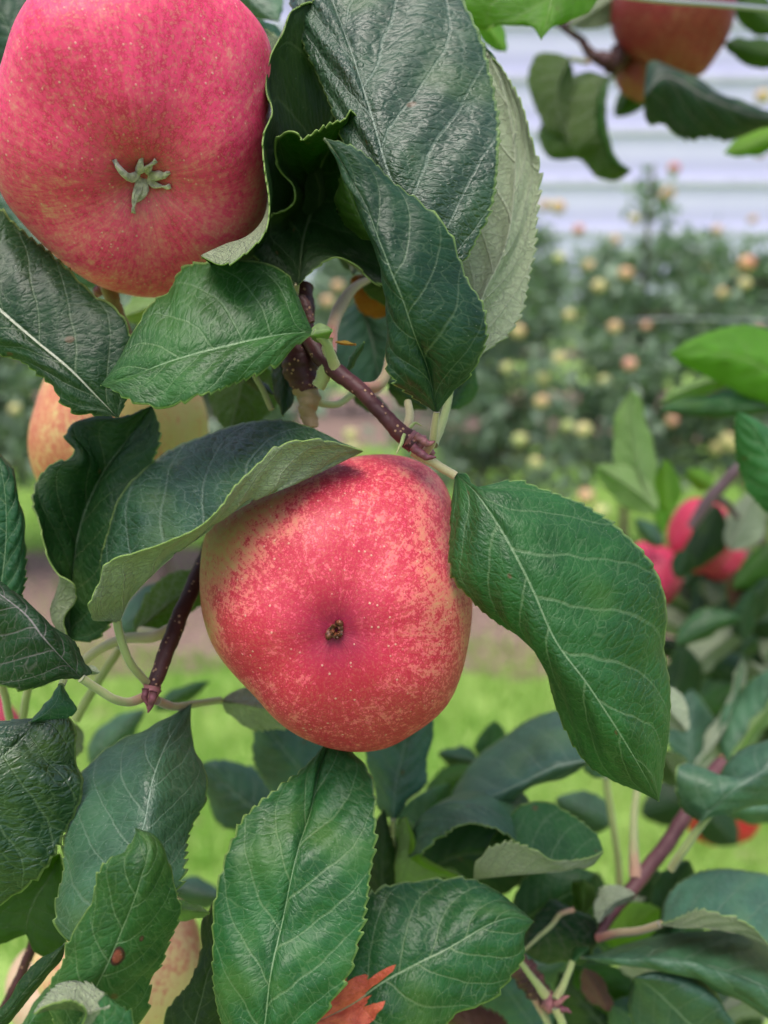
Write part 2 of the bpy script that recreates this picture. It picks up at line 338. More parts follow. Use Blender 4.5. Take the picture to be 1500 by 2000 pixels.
def small_apple_mesh(r):
    v, nt, npf = [], 14, 20
    for i in range(nt):
        th = math.pi * i / (nt - 1); rr = r * (1 - .22 * math.exp(-(th / .35) ** 2) - .16 * math.exp(-((math.pi - th) / .3) ** 2)) * (1 - .06 * math.cos(th))
        for k in range(npf): v.append((rr*math.sin(th)*math.cos(k*2*math.pi/npf)*1.03, rr*math.sin(th)*math.sin(k*2*math.pi/npf)*1.03, -rr*math.cos(th)))
    return mesh('orchard_apple', v, gridfaces(nt, npf, True))
def far_skin(key, y, r):
    t = NT('far_apple_' + key); o_ = t.obj(); n1 = t.noise(o_, 40, 3)
    z = t.sep(o_)
    s = t.m('ADD', t.m('ADD', t.m('MULTIPLY', z[2], 12.), t.m('MULTIPLY', z[0], 9.)), t.m('MULTIPLY_ADD', n1, 1.2, -.55))
    return t.bsdf(t.mix(t.step(s, -.2, .55), y, r), .4, None, .5)
AM = [small_apple_mesh(.031) for _ in range(4)]
for me, m in zip(AM, (far_skin('green', (.40, .46, .16), (.50, .42, .18)), far_skin('gold', (.52, .44, .18), (.55, .32, .18)), far_skin('blush', (.55, .42, .20), (.56, .24, .18)), far_skin('pink', (.60, .34, .16), (.55, .10, .11)))): me.materials.append(m)
ROWS = [(2.9, .54, 'front', 8), (6.6, .72, 'middle', 12), (12.2, .95, 'far', 18)]
TL = {'front': 'bushy young apple tree in the nearest orchard row, blurred', 'middle': 'slender apple tree in the second orchard row, blurred', 'far': 'small distant apple tree before the white shed'}
for yrow, sp_, wh, nt_ in ROWS:
    for i in range(nt_):
        cm, tm = TM[(i * 7 + len(wh)) % (4 if wh == 'far' else 3)]
        x = (i - (nt_ - 1) / 2) * sp_ + random.uniform(-.12, .12); s = random.uniform(.92, 1.1) * (.78 if wh == 'front' else (.90 if wh == 'middle' else .80))
        o = link('orchard_tree', None, loc=(x, yrow + random.uniform(-.12, .12), 0)); o.rotation_euler.z = random.uniform(0, 6.28); o.scale = (s, s, s)
        tag(o, TL[wh], 'apple tree', TL[wh].replace('tree', 'trees'))
        link('crown', cm, parent=o); link('trunk', tm, parent=o)
AL = ['greenish yellow apple, a blurred dot in the orchard rows behind', 'golden apple, a blurred dot in the orchard rows behind', 'yellow apple with red blush, a blurred dot in the orchard rows', 'pinkish apple, a blurred dot in the orchard rows behind']
def far_apple(x, y, d, k):
    o = link('orchard_apple', AM[k], loc=P(x, y, d - .22)); o.rotation_euler = (random.uniform(-.4, .4), random.uniform(-.4, .4), random.uniform(0, 6.28)); s = random.uniform(.52, .82); o.scale = (s, s, s*.95)
    tag(o, AL[k], 'apple', AL[k].replace('apple', 'apples').replace('a blurred dot', 'blurred dots'))
for (x, y, d, k) in [(1140,840,2.55,0),(1108,833,2.7,0),(1230,712,2.5,2),(1200,640,2.5,1),(1112,616,2.6,0),(1092,505,2.6,0),(1092,700,2.6,0),(1262,637,3.0,2),(1480,650,2.5,3),(1455,555,2.6,0),(1412,573,2.8,1),(1458,515,2.6,3),(1222,535,2.9,1),(1430,540,3.,0),(1012,648,2.8,1),(1058,785,2.7,1),(1420,860,2.9,0),(1400,875,3.,0),(1428,870,2.9,0),(1312,822,3.,2),(1410,755,3.,3),(1432,772,3.,1),(1145,970,2.6,1),(1175,1000,2.5,0),(1090,405,2.9,1),(1306,378,3.2,1),(1316,330,3.4,3),(1080,295,3.2,1),(1065,402,3.2,1),(1490,190,2.8,1),(1485,297,2.7,3),(1300,385,3.1,1),(1016,860,2.8,0),(1045,905,2.6,0),(1170,560,3.,0),(1150,520,3.1,1),(1330,540,3.2,0),(1385,520,3.2,2),(1360,600,3.2,0),(1180,745,3.,0),(1060,740,2.9,0),(1048,760,3.,1),(660,560,2.9,1),(685,850,2.7,0),(690,880,2.8,0),(640,590,3.,2),(1225,770,3.1,2),(1280,600,3.3,0),(20,960,2.7,0),(30,800,2.8,0),(1000,560,3.,0),(1130,450,3.3,2),(1200,470,3.4,1),(1240,430,3.4,0),(1400,450,3.4,2),(1470,430,3.4,1),(990,720,2.9,0)]:
    far_apple(x, y, d, k)

# ------------------------------------------------------------------ leaf builder
def blade_mesh(rails, base, nu, nv, crease=.5, serr=1., quilt=1., wave=1., seed=0, bulge=1.):
    rs = np.random.RandomState(seed + 11)
    vs = np.array([r[0] for r in rails], float)
    pts = []
    for v_, s, d in rails:
        p = px(s) if isinstance(s, str) else np.asarray(s, float)
        q = np.c_[p, dlist(d, len(p))]; e = spline(q, nu); pts.append(P(e[:, 0], e[:, 1], e[:, 2]))
    pts = np.array(pts)                                   # k, nu, 3
    mid = pts[np.argmin(abs(vs))]
    for k in range(len(pts)):                             # close base and tip, keep a hair of width
        for e_, r_ in ((0, mid[0]), (-1, mid[-1])):
            dlt = pts[k][e_] - r_; L_ = np.linalg.norm(dlt)
            if L_ > .0008: pts[k][e_] = r_ + dlt / L_ * .0008
    k = len(vs); m = np.zeros_like(pts); h = np.diff(vs); sl_ = np.diff(pts, axis=0) / h[:, None, None]
    m[0] = sl_[0]; m[-1] = sl_[-1]
    for i in range(1, k - 1):
        m[i] = (sl_[i-1] * h[i] + sl_[i] * h[i-1]) / (h[i] + h[i-1])
        if abs(vs[i]) < .01: m[i] *= (1 - crease)
        elif np.mean(np.sum(sl_[i-1] * sl_[i], -1)) < 0: m[i] *= .45
    V = np.sign(np.linspace(-1, 1, nv)) * abs(np.linspace(-1, 1, nv)) ** .9
    G = np.empty((nu, nv, 3))
    for j, v_ in enumerate(V):
        i = min(max(np.searchsorted(vs, v_, 'right') - 1, 0), k - 2); s = (v_ - vs[i]) / h[i]
        G[:, j] = (2*s**3-3*s**2+1)*pts[i] + (s**3-2*s**2+s)*h[i]*m[i] + (-2*s**3+3*s**2)*pts[i+1] + (s**3-s**2)*h[i]*m[i+1]
    U = np.linspace(0, 1, nu)
    dU = np.gradient(G, axis=0); dV = np.gradient(G, axis=1); N = np.cross(dV, dU); N /= np.linalg.norm(N, axis=2, keepdims=True) + 1e-12
    Lm = np.sum(np.linalg.norm(np.diff(mid, axis=0), axis=1)); Wm = np.max(np.sum(np.linalg.norm(np.diff(G, axis=1), axis=2), axis=1)) / 2
    uu, vv = np.meshgrid(U, V, indexing='ij'); av = abs(vv)
    env = np.clip(np.sin(np.pi * np.clip(uu, 0, 1)) * 2.2, 0, 1)
    s_ = uu * NV - av * (.9 + 1.1 * av) + .4 * (vv > 0)
    hq = (.5 - .5 * np.cos(2*np.pi*(s_ - .5))) * .00050 * quilt * (1 - av ** 4) * np.clip(av * 6, 0, 1)
    ph = rs.uniform(0, 6.28, 4)
    hw = (np.sin(uu * 13 + ph[0] + vv) + .6 * np.sin(uu * 22 + ph[1] - 2 * vv)) * .0008 * wave * av ** 2.2
    hb = (1 - (2 * np.clip(av, 0, 1) - 1) ** 2) * .0012 * bulge
    lo = (np.sin(uu * 7 + ph[2] + 2.5 * vv) * np.sin(vv * 3.5 + ph[3])) * .0006 * wave
    G = G + N * ((hq + hw + hb + lo) * env)[..., None] * min(1., Lm / .06)
    # teeth along both margins, pointing to the tip
    nt_ = max(8, int(Lm / .0031)); per = nu / nt_
    for side in (0, 1):
        e = nv - 1 if side else 0; c = 1 if not side else -1
        out = G[:, e] - G[:, e + 3 * c]; out /= np.linalg.norm(out, axis=1, keepdims=True) + 1e-12
        tg = np.gradient(G[:, e], axis=0); tg /= np.linalg.norm(tg, axis=1, keepdims=True) + 1e-12
        ph_ = U * nt_ + .9 * np.sin(U * 11 + ph[side]) + rs.uniform(0, 1); tt = ph_ % 1
        amp = np.interp(ph_, np.arange(nt_ + 3), rs.uniform(.25, 1.45, nt_ + 3)) * .00115 * serr * np.clip(np.sin(np.pi * U) * 4, 0, 1)
        hgt = np.where(tt < .72, (tt / .72) ** .8, (1 - tt) / .28)
        for q, wgt in ((0, 1.), (1, .45)):
            G[:, e + q * c] += out * (amp * hgt * wgt)[:, None] + tg * (amp * hgt * wgt * .7)[:, None]
    me = mesh('blade', (G.reshape(-1, 3) - base), gridfaces(nu, nv))
    li = np.empty(len(me.loops), int); me.loops.foreach_get('vertex_index', li)
    for nm, a_, b_ in (('UVMap', uu, vv * .5 + .5), ('met', uu * Lm / .1, vv * Wm / .1)):
        uvl = me.uv_layers.new(name=nm); uvl.data.foreach_set('uv', np.stack([a_.ravel(), b_.ravel()], 1)[li].ravel())
    return me
def tube_mesh(p, w, d, n=40, ns=14, rough=0., seed=0, base=None, caps=True, lin=False):
    """tube through photo points p with pixel widths w at depths d(mm)"""
    p = px(p) if isinstance(p, str) else np.asarray(p, float)
    dd = dlist(d, len(p)); ww = np.interp(np.linspace(0, 1, len(p)), np.linspace(0, 1, len(w)), w)
    e = spline(np.c_[p, dd, ww], n, lin); c = P(e[:, 0], e[:, 1], e[:, 2]); r = np.maximum(e[:, 3], .6) / 2 * e[:, 2] / F
    tg = np.gradient(c, axis=0); tg /= np.linalg.norm(tg, axis=1, keepdims=True)
    nrm = np.cross(tg[0], CF + .01); nrm /= np.linalg.norm(nrm); rs = np.random.RandomState(seed); V = []; UV = []
    ph = rs.uniform(0, 6, 3)
    for i in range(n):
        nrm = nrm - tg[i] * np.dot(nrm, tg[i]); nrm /= np.linalg.norm(nrm); bn = np.cross(tg[i], nrm)
        for k in range(ns):
            a_ = 2*math.pi*k/ns; rr = r[i] * (1 + rough * (math.sin(i*.9 + ph[0] + 2*a_) * .5 + math.sin(i*.37 + ph[1] - a_) + .4 * math.sin(3*a_ + i*1.7)))
            V.append(c[i] + rr * (math.cos(a_) * nrm + math.sin(a_) * bn)); UV.append((i / (n-1), k / ns))
    f = gridfaces(n, ns, True)
    if caps: f += [tuple(range(ns)), tuple((n-1)*ns + k for k in reversed(range(ns)))]
    V = np.array(V); b = c[0] if base is None else base
    me = mesh('tube', V - b, f); li = np.empty(len(me.loops), int); me.loops.foreach_get('vertex_index', li)
    me.uv_layers.new(name='UVMap').data.foreach_set('uv', np.array(UV)[li].ravel()); return me, b
CNT = [0]
def leaf(label, mat, rails, pet=None, hi=True, crease=.5, serr=1., quilt=1., wave=1., thick=.00032, group=None, bulge=1., nu=None, nv=None):
    CNT[0] += 1
    p = px(rails[len(rails)//2][1]) if isinstance(rails[len(rails)//2][1], str) else np.asarray(rails[len(rails)//2][1])
    d0 = np.atleast_1d(rails[len(rails)//2][2])[0] / 1000.; base = P(p[0, 0], p[0, 1], d0)
    me = blade_mesh(rails, base, nu or (170 if hi else 90), nv or (41 if hi else 21), crease, serr, quilt, wave, CNT[0], bulge)
    root = link('apple_leaf', None, loc=base) if pet else None
    o = link('blade', me, LM[mat], root) if pet else link('apple_leaf', me, LM[mat], loc=base)
    md = o.modifiers.new('thickness', 'SOLIDIFY'); md.thickness = thick; md.offset = -1; md.material_offset = 1; md.material_offset_rim = 2
    if pet:
        for q in (pet if isinstance(pet, list) else [pet]):
            tm, _ = tube_mesh(q[0], q[2], q[1], 36, 12, .04, CNT[0], base); link('petiole', tm, [PM[q[3]]], root)
    top = root if pet else o
    tag(top, label, 'leaf', group); return top
def sleaf(label, mat, b, tp, wl, wr, bend=0, under=False, fold=6, pet=None, hi=False, group=None, shape=.85, **k):
    """leaf from base (x,y,d) to tip, half widths in px on its screen-left and right, midrib bowed by bend px"""
    (bx, by, bd), (tx, ty, td) = b, tp
    ux, uy = tx - bx, ty - by; L = math.hypot(ux, uy); ux /= L; uy /= L; nx, ny = uy, -ux       # screen left of base->tip
    rr = {-1: [], 0: [], 1: []}; dd = {-1: [], 0: [], 1: []}
    for t_ in np.linspace(0, 1, 11):
        wv = math.sin(math.pi * t_ ** shape) ** .8 if 0 < t_ < 1 else 0; bo = bend * math.sin(math.pi * t_)
        cx, cy = bx + ux*L*t_ + nx*bo, by + uy*L*t_ + ny*bo; cd_ = bd + (td - bd) * t_
        for s, w_ in ((-1, wl), (0, 0), (1, -wr)):
            rr[s].append((cx + nx*w_*wv, cy + ny*w_*wv)); dd[s].append(cd_ + (fold * wv if s else 0))
    rails = [(s, rr[s], dd[s]) for s in (-1, 0, 1)]
    if under: rails = [(-1, rr[1], dd[1]), (0, rr[0], dd[0]), (1, rr[-1], dd[-1])]
    return leaf(label, mat, rails, pet, hi, group=group, **k)
def twig(name, label, p, w, d, mat, rough=.05, n=70, extra=None, ns=18, cat='twig'):
    CNT[0] += 1
    me, b = tube_mesh(p, w, d, n, ns, rough, CNT[0]); 
    o = link(name, me, [BK[mat]], loc=b); tag(o, label, cat)
    for nm, p2, w2, d2, m2 in (extra or []):
        m3, _ = tube_mesh(p2, w2, d2, 30, 12, .12, CNT[0] + 3, b); link(nm, m3, [m2], o)
    return o

# ------------------------------------------------------------------ apple builder
def apple_mat(key, yel, red, crim, fl=(.35, .75), fleck=520, pink=(.66, .19, .13), spk=.56, rough=.44, fk2=.30, spw=.10, fine=1.2, streak=.35, lo=.0):
    t = NT('apple_skin_' + key); o_ = t.obj(); pol = t.attr('polar').outputs['Vector']; bl = t.attr('blush').outputs['Fac']; cm = t.attr('crim').outputs['Fac']; gr = t.attr('russet').outputs['Fac']
    s = t.sep(pol); off = t.m('MULTIPLY', t.rnd(), 20.)
    st = t.noise(t.comb(t.m('MULTIPLY', s[0], 9.), t.m('MULTIPLY', s[1], 9.), t.m('ADD', t.m('MULTIPLY', s[2], 1.6), off)), 1.3, 4, .6)
    fs = t.noise(t.comb(t.m('MULTIPLY', s[0], 30.), t.m('MULTIPLY', s[1], 30.), t.m('ADD', t.m('MULTIPLY', s[2], 9.), off)), 1.4, 4, .65)
    f1 = t.noise(o_, fleck, 5, .72); f2 = t.noise(o_, fleck * .22, 3, .6)
    pole = t.step(s[2], .15, .7)
    fsa = t.m('MULTIPLY', t.m('SUBTRACT', fs, .5), pole)
    a_ = t.m('ADD', t.m('MULTIPLY', t.m('SUBTRACT', st, .5), streak * 2), t.m('MULTIPLY', t.m('SUBTRACT', f2, .5), .7))
    am = t.step(t.m('ADD', bl, t.m('ADD', t.m('ADD', a_, t.m('MULTIPLY', t.m('SUBTRACT', f1, .5), fine)), t.m('MULTIPLY', fsa, .9))), fl[0], fl[1])
    yv = np.array(yel); y_ = t.mix(f2, tuple(yv * .9), tuple(np.minimum(yv * 1.1, 1))); y_ = t.mix(t.m('MULTIPLY', lo, t.m('SUBTRACT', 1., bl)), y_, (.36, .37, .11))
    rv = np.array(red); c = t.mix(am, y_, tuple(np.array(pink)))
    fd = t.noise(o_, fleck * 2.6, 3, .6)
    sk = t.m('ADD', t.m('ADD', t.m('MULTIPLY', fd, .62), t.m('MULTIPLY', f1, .5)), t.m('ADD', t.m('MULTIPLY', t.m('SUBTRACT', bl, .5), .30), t.m('MULTIPLY', a_, .40)))
    sk = t.m('ADD', sk, t.m('MULTIPLY', fsa, .25))
    c = t.mix(t.m('MULTIPLY', t.step(sk, spk, spk + spw), .85), c, tuple(rv))
    c = t.mix(t.m('MULTIPLY', t.step(fd, .47, .68), fk2), c, tuple(np.minimum(yv * 1.15 + .03, 1)))
    c = t.mix(t.m('MULTIPLY', cm, t.m('MULTIPLY_ADD', f1, .9, .5)), c, crim)
    c = t.mix(t.m('MULTIPLY', gr, t.step(t.m('ADD', fs, t.m('MULTIPLY', gr, .25)), .40, .72)), c, (.20, .17, .09))
    le = t.vor(o_, 520).outputs['Distance']; lm = t.m('MULTIPLY', t.step(le, .17, .10), t.step(t.noise(o_, 180, 1), .42, .6))
    c = t.mix(t.m('MULTIPLY', lm, .5), c, (.78, .52, .36))
    h = t.m('ADD', t.m('MULTIPLY', f1, .35), t.m('ADD', t.m('MULTIPLY', lm, .3), t.m('MULTIPLY', st, .5)))
    rg = t.m('MULTIPLY_ADD', f1, .22, rough - .08)
    mt = t.bsdf(c, rg, t.bump(h, .00022), .38)
    b = [q for q in t.t.nodes if q.type == 'BSDF_PRINCIPLED'][0]
    b.inputs['Subsurface Weight'].default_value = .06; b.inputs['Subsurface Radius'].default_value = (1, .35, .2); b.inputs['Subsurface Scale'].default_value = .002
    return mt
def apple(label, mat, outline, cpx, d, cal=None, dimple=.008, lobes=.0016, blush=(.55, []), crim=0., russ=0., depth=1., nt=110, npf=170, group=None, stemdir=None, sig=.42):
    """body whose silhouette follows the outlined shape; cal = photo pixel of the flower end"""
    CNT[0] += 1
    c = P(*cpx, d); fw = (c - C0); D = np.linalg.norm(fw); fw /= D
    rt = np.cross(fw, CU); rt /= np.linalg.norm(rt); up = np.cross(rt, fw); bk = -fw
    o = px(outline) if isinstance(outline, str) else np.asarray(outline, float)
    rays = P(o[:, 0], o[:, 1], np.ones(len(o))) - C0; rays *= (D / (rays @ fw))[:, None]
    lx, ly = rays @ rt, rays @ up; ang = np.arctan2(ly, lx); rad = np.hypot(lx, ly) * .985
    k = np.argsort(ang); ang, rad = ang[k], rad[k]
    A = np.r_[ang - 2*np.pi, ang, ang + 2*np.pi]; Rr = np.r_[rad, rad, rad]
    g = np.linspace(-np.pi, np.pi, 361); rg = np.interp(g, A, Rr)
    ker = np.exp(-(np.arange(-14, 15) / 6.) ** 2); ker /= ker.sum(); rg = np.convolve(np.r_[rg[-15:-1], rg, rg[1:15]], ker, 'valid')
    mean = rg.mean(); th = np.linspace(0, np.pi, nt); ph = np.linspace(-np.pi, np.pi, npf, endpoint=False)
    T, Ph = np.meshgrid(th, ph, indexing='ij'); rs_ = np.interp(Ph, g, rg)
    blend = np.sin(T) ** 1.2; rr = rs_ * blend + mean * (1 - blend)
    S = np.sin(T); Cc = np.cos(T); k_ = (abs(S) ** 2.25 + abs(Cc) ** 2.25) ** (-1 / 2.25)
    X, Y_, Z = rr*S*k_*np.cos(Ph), rr*S*k_*np.sin(Ph), mean*depth*Cc*k_
    L = np.stack([X, Y_, Z], -1)
    if cal:
        ray = P(cal[0], cal[1], 1.) - C0; ray *= D / (ray @ fw); x0, y0 = ray @ rt, ray @ up; q = min((x0*x0 + y0*y0) / mean**2, .9)
        ax = np.array([x0, y0, mean * depth * math.sqrt(1 - q)])
    else: ax = np.array(stemdir if stemdir is not None else (0., -1., .2))
    ax = ax / np.linalg.norm(ax)
    e1 = np.cross(ax, (0, 1, .3)); e1 /= np.linalg.norm(e1); e2 = np.cross(ax, e1)
    U = L / np.linalg.norm(L, axis=-1, keepdims=True); ca = np.clip(U @ ax, -1, 1); al = np.arccos(ca); az = np.arctan2(U @ e2, U @ e1)
    sc = mean / .034
    dis = -dimple * sc * np.exp(-(al / sig) ** 2) - dimple * .55 * sc * np.exp(-(al / .16) ** 2)
    lob = lobes * sc * np.cos(5 * az + .6) * np.exp(-((al - .62) / .38) ** 2)
    back = -.010 * sc * np.exp(-((np.pi - al) / .35) ** 2)
    rsn = np.random.RandomState(CNT[0]); wob = sum(.0005 * sc * np.sin(a_ * U[..., 0] + b_ * U[..., 1] + c_ * U[..., 2] + d_) for a_, b_, c_, d_ in rsn.uniform(-6, 6, (5, 4)))
    L = L + ax * dis[..., None] - (-ax) * 0 + U * (lob + wob)[..., None] + (-ax) * back[..., None]
    W = L @ np.stack([rt, up, bk])
    me = mesh('apple_skin', W.reshape(-1, 3), gridfaces(nt, npf, True))
    b = np.full(T.shape, blush[0])
    for (bx, by, sg, amt) in blush[1]:
        ray = P(bx, by, 1.) - C0; ray *= D / (ray @ fw); x0, y0 = ray @ rt, ray @ up
        sx = sg / F * d; b = b + amt * np.exp(-((L[..., 0]-x0)**2 + (L[..., 1]-y0)**2) / sx**2) * (L[..., 2] > -mean*.4)
    for nm, val in (('blush', b), ('crim', crim * np.exp(-(al / .235) ** 2)), ('russet', russ * np.exp(-(al / .30) ** 2))):
        me.attributes.new(nm, 'FLOAT', 'POINT').data.foreach_set('value', val.ravel())
    me.attributes.new('polar', 'FLOAT_VECTOR', 'POINT').data.foreach_set('vector', np.stack([np.cos(az), np.sin(az), al], -1).ravel())
    ob = link('apple', me, [mat], loc=c); tag(ob, label, 'apple', group)
    i = np.argmin(al.ravel()); pit = W.reshape(-1, 3)[i]
    fr = Matrix(np.stack([e1 @ np.stack([rt, up, bk]), e2 @ np.stack([rt, up, bk]), ax @ np.stack([rt, up, bk])], 1).tolist())
    return ob, pit, fr, sc
def ell(cx, cy, rx, ry, n=24): return [(cx + rx*math.cos(2*math.pi*k/n), cy + ry*math.sin(2*math.pi*k/n)) for k in range(n)]

SK_A = apple_mat('rose', (.70, .32, .20), (.54, .013, .07), (.50, .03, .05), fl=(.06, .86), pink=(.78, .045, .15), spk=.635, fk2=.30, spw=.10, fine=1.2)
SK_B = apple_mat('blushed', (.66, .335, .165), (.44, .008, .035), (.20, .001, .03), fl=(-.08, 1.02), fleck=640, fine=.95, pink=(.72, .075, .13), spk=.595, spw=.06, fk2=.14, streak=.26, lo=.8)
SK_C = apple_mat('pale', (.60, .44, .18), (.48, .12, .07), (.4, .05, .05), pink=(.64, .27, .13), spk=.555, fl=(.30, .95), streak=.7, lo=.6)
SK_D = apple_mat('speckled', (.66, .47, .22), (.55, .10, .09), (.4, .05, .05), pink=(.66, .33, .22), spk=.57, fl=(.3, .95), fleck=300)
SK_E = apple_mat('pink', (.60, .25, .15), (.48, .012, .06), (.4, .05, .05), pink=(.56, .028, .12), spk=.53, fl=(.0, .5))
SK_F = apple_mat('brick', (.27, .09, .05), (.20, .012, .016), (.4, .05, .05), pink=(.28, .03, .03), spk=.52, fl=(.0, .7), fleck=160)
M_sepal = simple('sepal', (.44, .39, .31), .85, sc=700, var=.4, bd=.0003, sheen=.4)
M_dry = simple('dry_calyx', (.11, .032, .012), .45, sc=900, var=.9, bd=.0006)

# --- the two big apples
ap1, pit, fr, sc = apple('largest apple, rosy pink with green furry flower end, at the upper left', SK_A,
  "60,-10 25,40 8,100 -3,170 -8,240 0,320 20,385 60,440 105,490 160,530 220,556 275,569 335,566 390,545 440,505 480,465 505,420 516,370 520,300 524,220 528,150 526,95 505,55 470,15 430,-20 350,-75 260,-95 160,-80",
  (262, 245), .203, (284, 366), .0070, .0010, (.66, [(250, 120, 260, .28), (460, 480, 90, -.14), (240, 540, 100, -.08), (505, 380, 60, -.22), (60, 430, 90, -.12)]), crim=.0, russ=.5)
def sepals(ob, pit, fr, sc, n, L, W, mat, spread, seed):
    rs = np.random.RandomState(seed)
    for k in range(n):
        a_ = 2*math.pi*k/n + rs.uniform(-.5, .5); l = L * rs.uniform(.65, 1.3); bw = rs.uniform(-.6, .6); v = []
        cur = rs.uniform(.5, 1.2)
        for i in range(10):
            s = i / 9; wv = W * (1 - s ** 2.2) * (1 + .4*math.sin(s*3)); tw = .5 * math.sin(s*2 + k)
            rr = .0012 + l * spread * (s ** 1.4); zz = l * (.75 * math.sin(s * 1.9 * cur)) 
            for j in (-1, -.5, 0, .5, 1):
                v.append(fr @ Vector((rr*math.cos(a_ + bw*s*s) - wv*j*math.sin(a_ + tw), rr*math.sin(a_ + bw*s*s) + wv*j*math.cos(a_ + tw), zz + .0006*(j*j)*(1 if k % 2 else -1) + .0003*math.sin(i*1.3 + j*4))) + Vector(pit))
        o = link('sepal', mesh('sepal', v, gridfaces(10, 5)), [mat], ob); md = o.modifiers.new('thickness', 'SOLIDIFY'); md.thickness = .0005
sepals(ap1, pit + np.array(fr.col[2]) * -.0003, fr, sc, 7, .0058, .0008, M_sepal, 1.0, 5)
ap2, pit2, fr2, sc2 = apple('red speckled apple with dry brown flower end, hanging at the centre', SK_B,
  "410,1025 398,1080 397,1160 408,1220 425,1270 455,1320 500,1365 545,1410 600,1442 660,1460 715,1463 760,1455 800,1430 840,1405 870,1375 895,1320 912,1270 928,1220 935,1170 926,1120 900,1060 888,1000 882,960 860,925 825,900 780,889 730,888 680,895 620,915 560,940 500,965 450,990",
  (665, 1180), .209, (656, 1230), .0020, .0006, (.66, [(656, 1235, 120, .25), (660, 1020, 150, .18), (690, 1330, 190, .22), (430, 1060, 100, -.45), (560, 960, 90, -.25), (840, 1180, 80, -.14), (410, 1230, 40, -.35), (850, 1100, 60, -.1), (840, 1400, 70, -.05), (500, 1240, 40, .3), (880, 960, 40, .1)]), crim=.95, sig=.34)
v = []; rs = np.random.RandomState(3); ns = 14; pc = Vector(pit2) + fr2.col[2] * .0003
for i, (z, r) in enumerate([(-.0006, .0014), (.0004, .0016), (.0010, .0014), (.0011, .0008), (.0004, .0004)]):
    for k in range(ns): v.append(pc + fr2 @ Vector((r * rs.uniform(.7, 1.25) * math.cos(k*2*math.pi/ns), r * rs.uniform(.8, 1.4) * math.sin(k*2*math.pi/ns), z + rs.uniform(-.0004, .0004))))
link('calyx', mesh('calyx', v, gridfaces(5, ns, True), False), [M_dry], ap2)
sepals(ap2, np.array(pc), fr2, sc2, 3, .0014, .0006, M_dry, .7, 8)
# --- apples behind
apple('pale yellow apple with faint red streaks, half hidden by leaves left of the twig', SK_C, ell(228, 848, 177, 172), (228, 848), .285, None, .006, .001, (.48, [(120, 850, 110, .35), (330, 850, 120, -.3)]), stemdir=(.2, -1, .1), nt=70, npf=100)
apple('peach coloured apple with red specks between leaves at the bottom left', SK_D, ell(228, 1868, 170, 165), (228, 1868), .275, None, .006, .001, (.45, [(380, 1810, 50, .35), (330, 1990, 60, -.2)]), stemdir=(-.5, -1, -.3), nt=70, npf=100)
apple('pink apple barely showing at the left edge between two leaf stalks', SK_E, ell(-128, 1480, 186, 180), (-128, 1480), .30, None, .006, .001, (.5, []), nt=50, npf=70)
apple('beige pink apple crossed by a dark twig in the bottom left corner', apple_mat('beige', (.55, .40, .27), (.50, .25, .17), (.4, .1, .1), fl=(.4, 1.)), ell(118, 1940, 112, 112), (118, 1940), .30, None, .006, .001, (.4, []), nt=50, npf=70)
apple('brick red apple behind the wire in the top right corner', SK_F, "1195,0 1193,50 1207,90 1250,125 1300,148 1340,156 1372,148 1400,110 1425,70 1438,30 1440,-20 1420,-70 1370,-105 1310,-115 1250,-100 1210,-60", (1316, 22), .43, None, .006, .001, (.5, [(1235, 40, 60, .4), (1400, 60, 60, .3), (1300, 60, 60, -.1)]), stemdir=(.3, 1, 0), nt=70, npf=100)
apple('small brownish apple under the brick red one, beside a dark leaf', SK_F, "1198,100 1200,150 1212,175 1235,195 1262,206 1290,200 1305,160 1310,120 1290,85 1250,75 1215,82", (1255, 140), .455, None, .004, .001, (.25, [(1215, 110, 30, .4)]), stemdir=(0, -1, .4), nt=50, npf=70)
apple('bright pink apple with a dark leaf over it, in the right hand cluster', SK_E, ell(1370, 1046, 66, 80), (1370, 1046), .56, None, .004, .001, (.65, [(1350, 990, 60, .4)]), nt=60, npf=80)
apple('pinkish red apple at lower left of the right hand cluster', SK_E, ell(1268, 1124, 66, 68), (1268, 1124), .55, None, .005, .001, (.55, [(1250, 1080, 60, .3)]), stemdir=(.3, .8, .5), nt=60, npf=80)
apple('deep red apple at the back of the right hand cluster', SK_E, ell(1412, 1080, 46, 60), (1412, 1080), .60, None, .004, .001, (.75, []), nt=50, npf=70)
apple('dark red apple peeping out at the right edge below the grey branch', SK_E, ell(1492, 945, 36, 42), (1492, 945), .6, None, .004, .001, (.8, []), nt=40, npf=60)
apple('scarlet apple partly behind leaves at the lower right', apple_mat('scarlet', (.45, .06, .03), (.42, .010, .016), (.4, .05, .05), fl=(.0, .5), pink=(.52, .022, .030)), ell(1412, 1575, 81, 82), (1412, 1575), .55, None, .005, .001, (.7, []), nt=60, npf=80)
apple('small orange red apple glimpsed behind the lower right leaves', SK_E, ell(1405, 1480, 22, 22), (1405, 1480), .5, None, .004, .001, (.3, []), nt=40, npf=60)

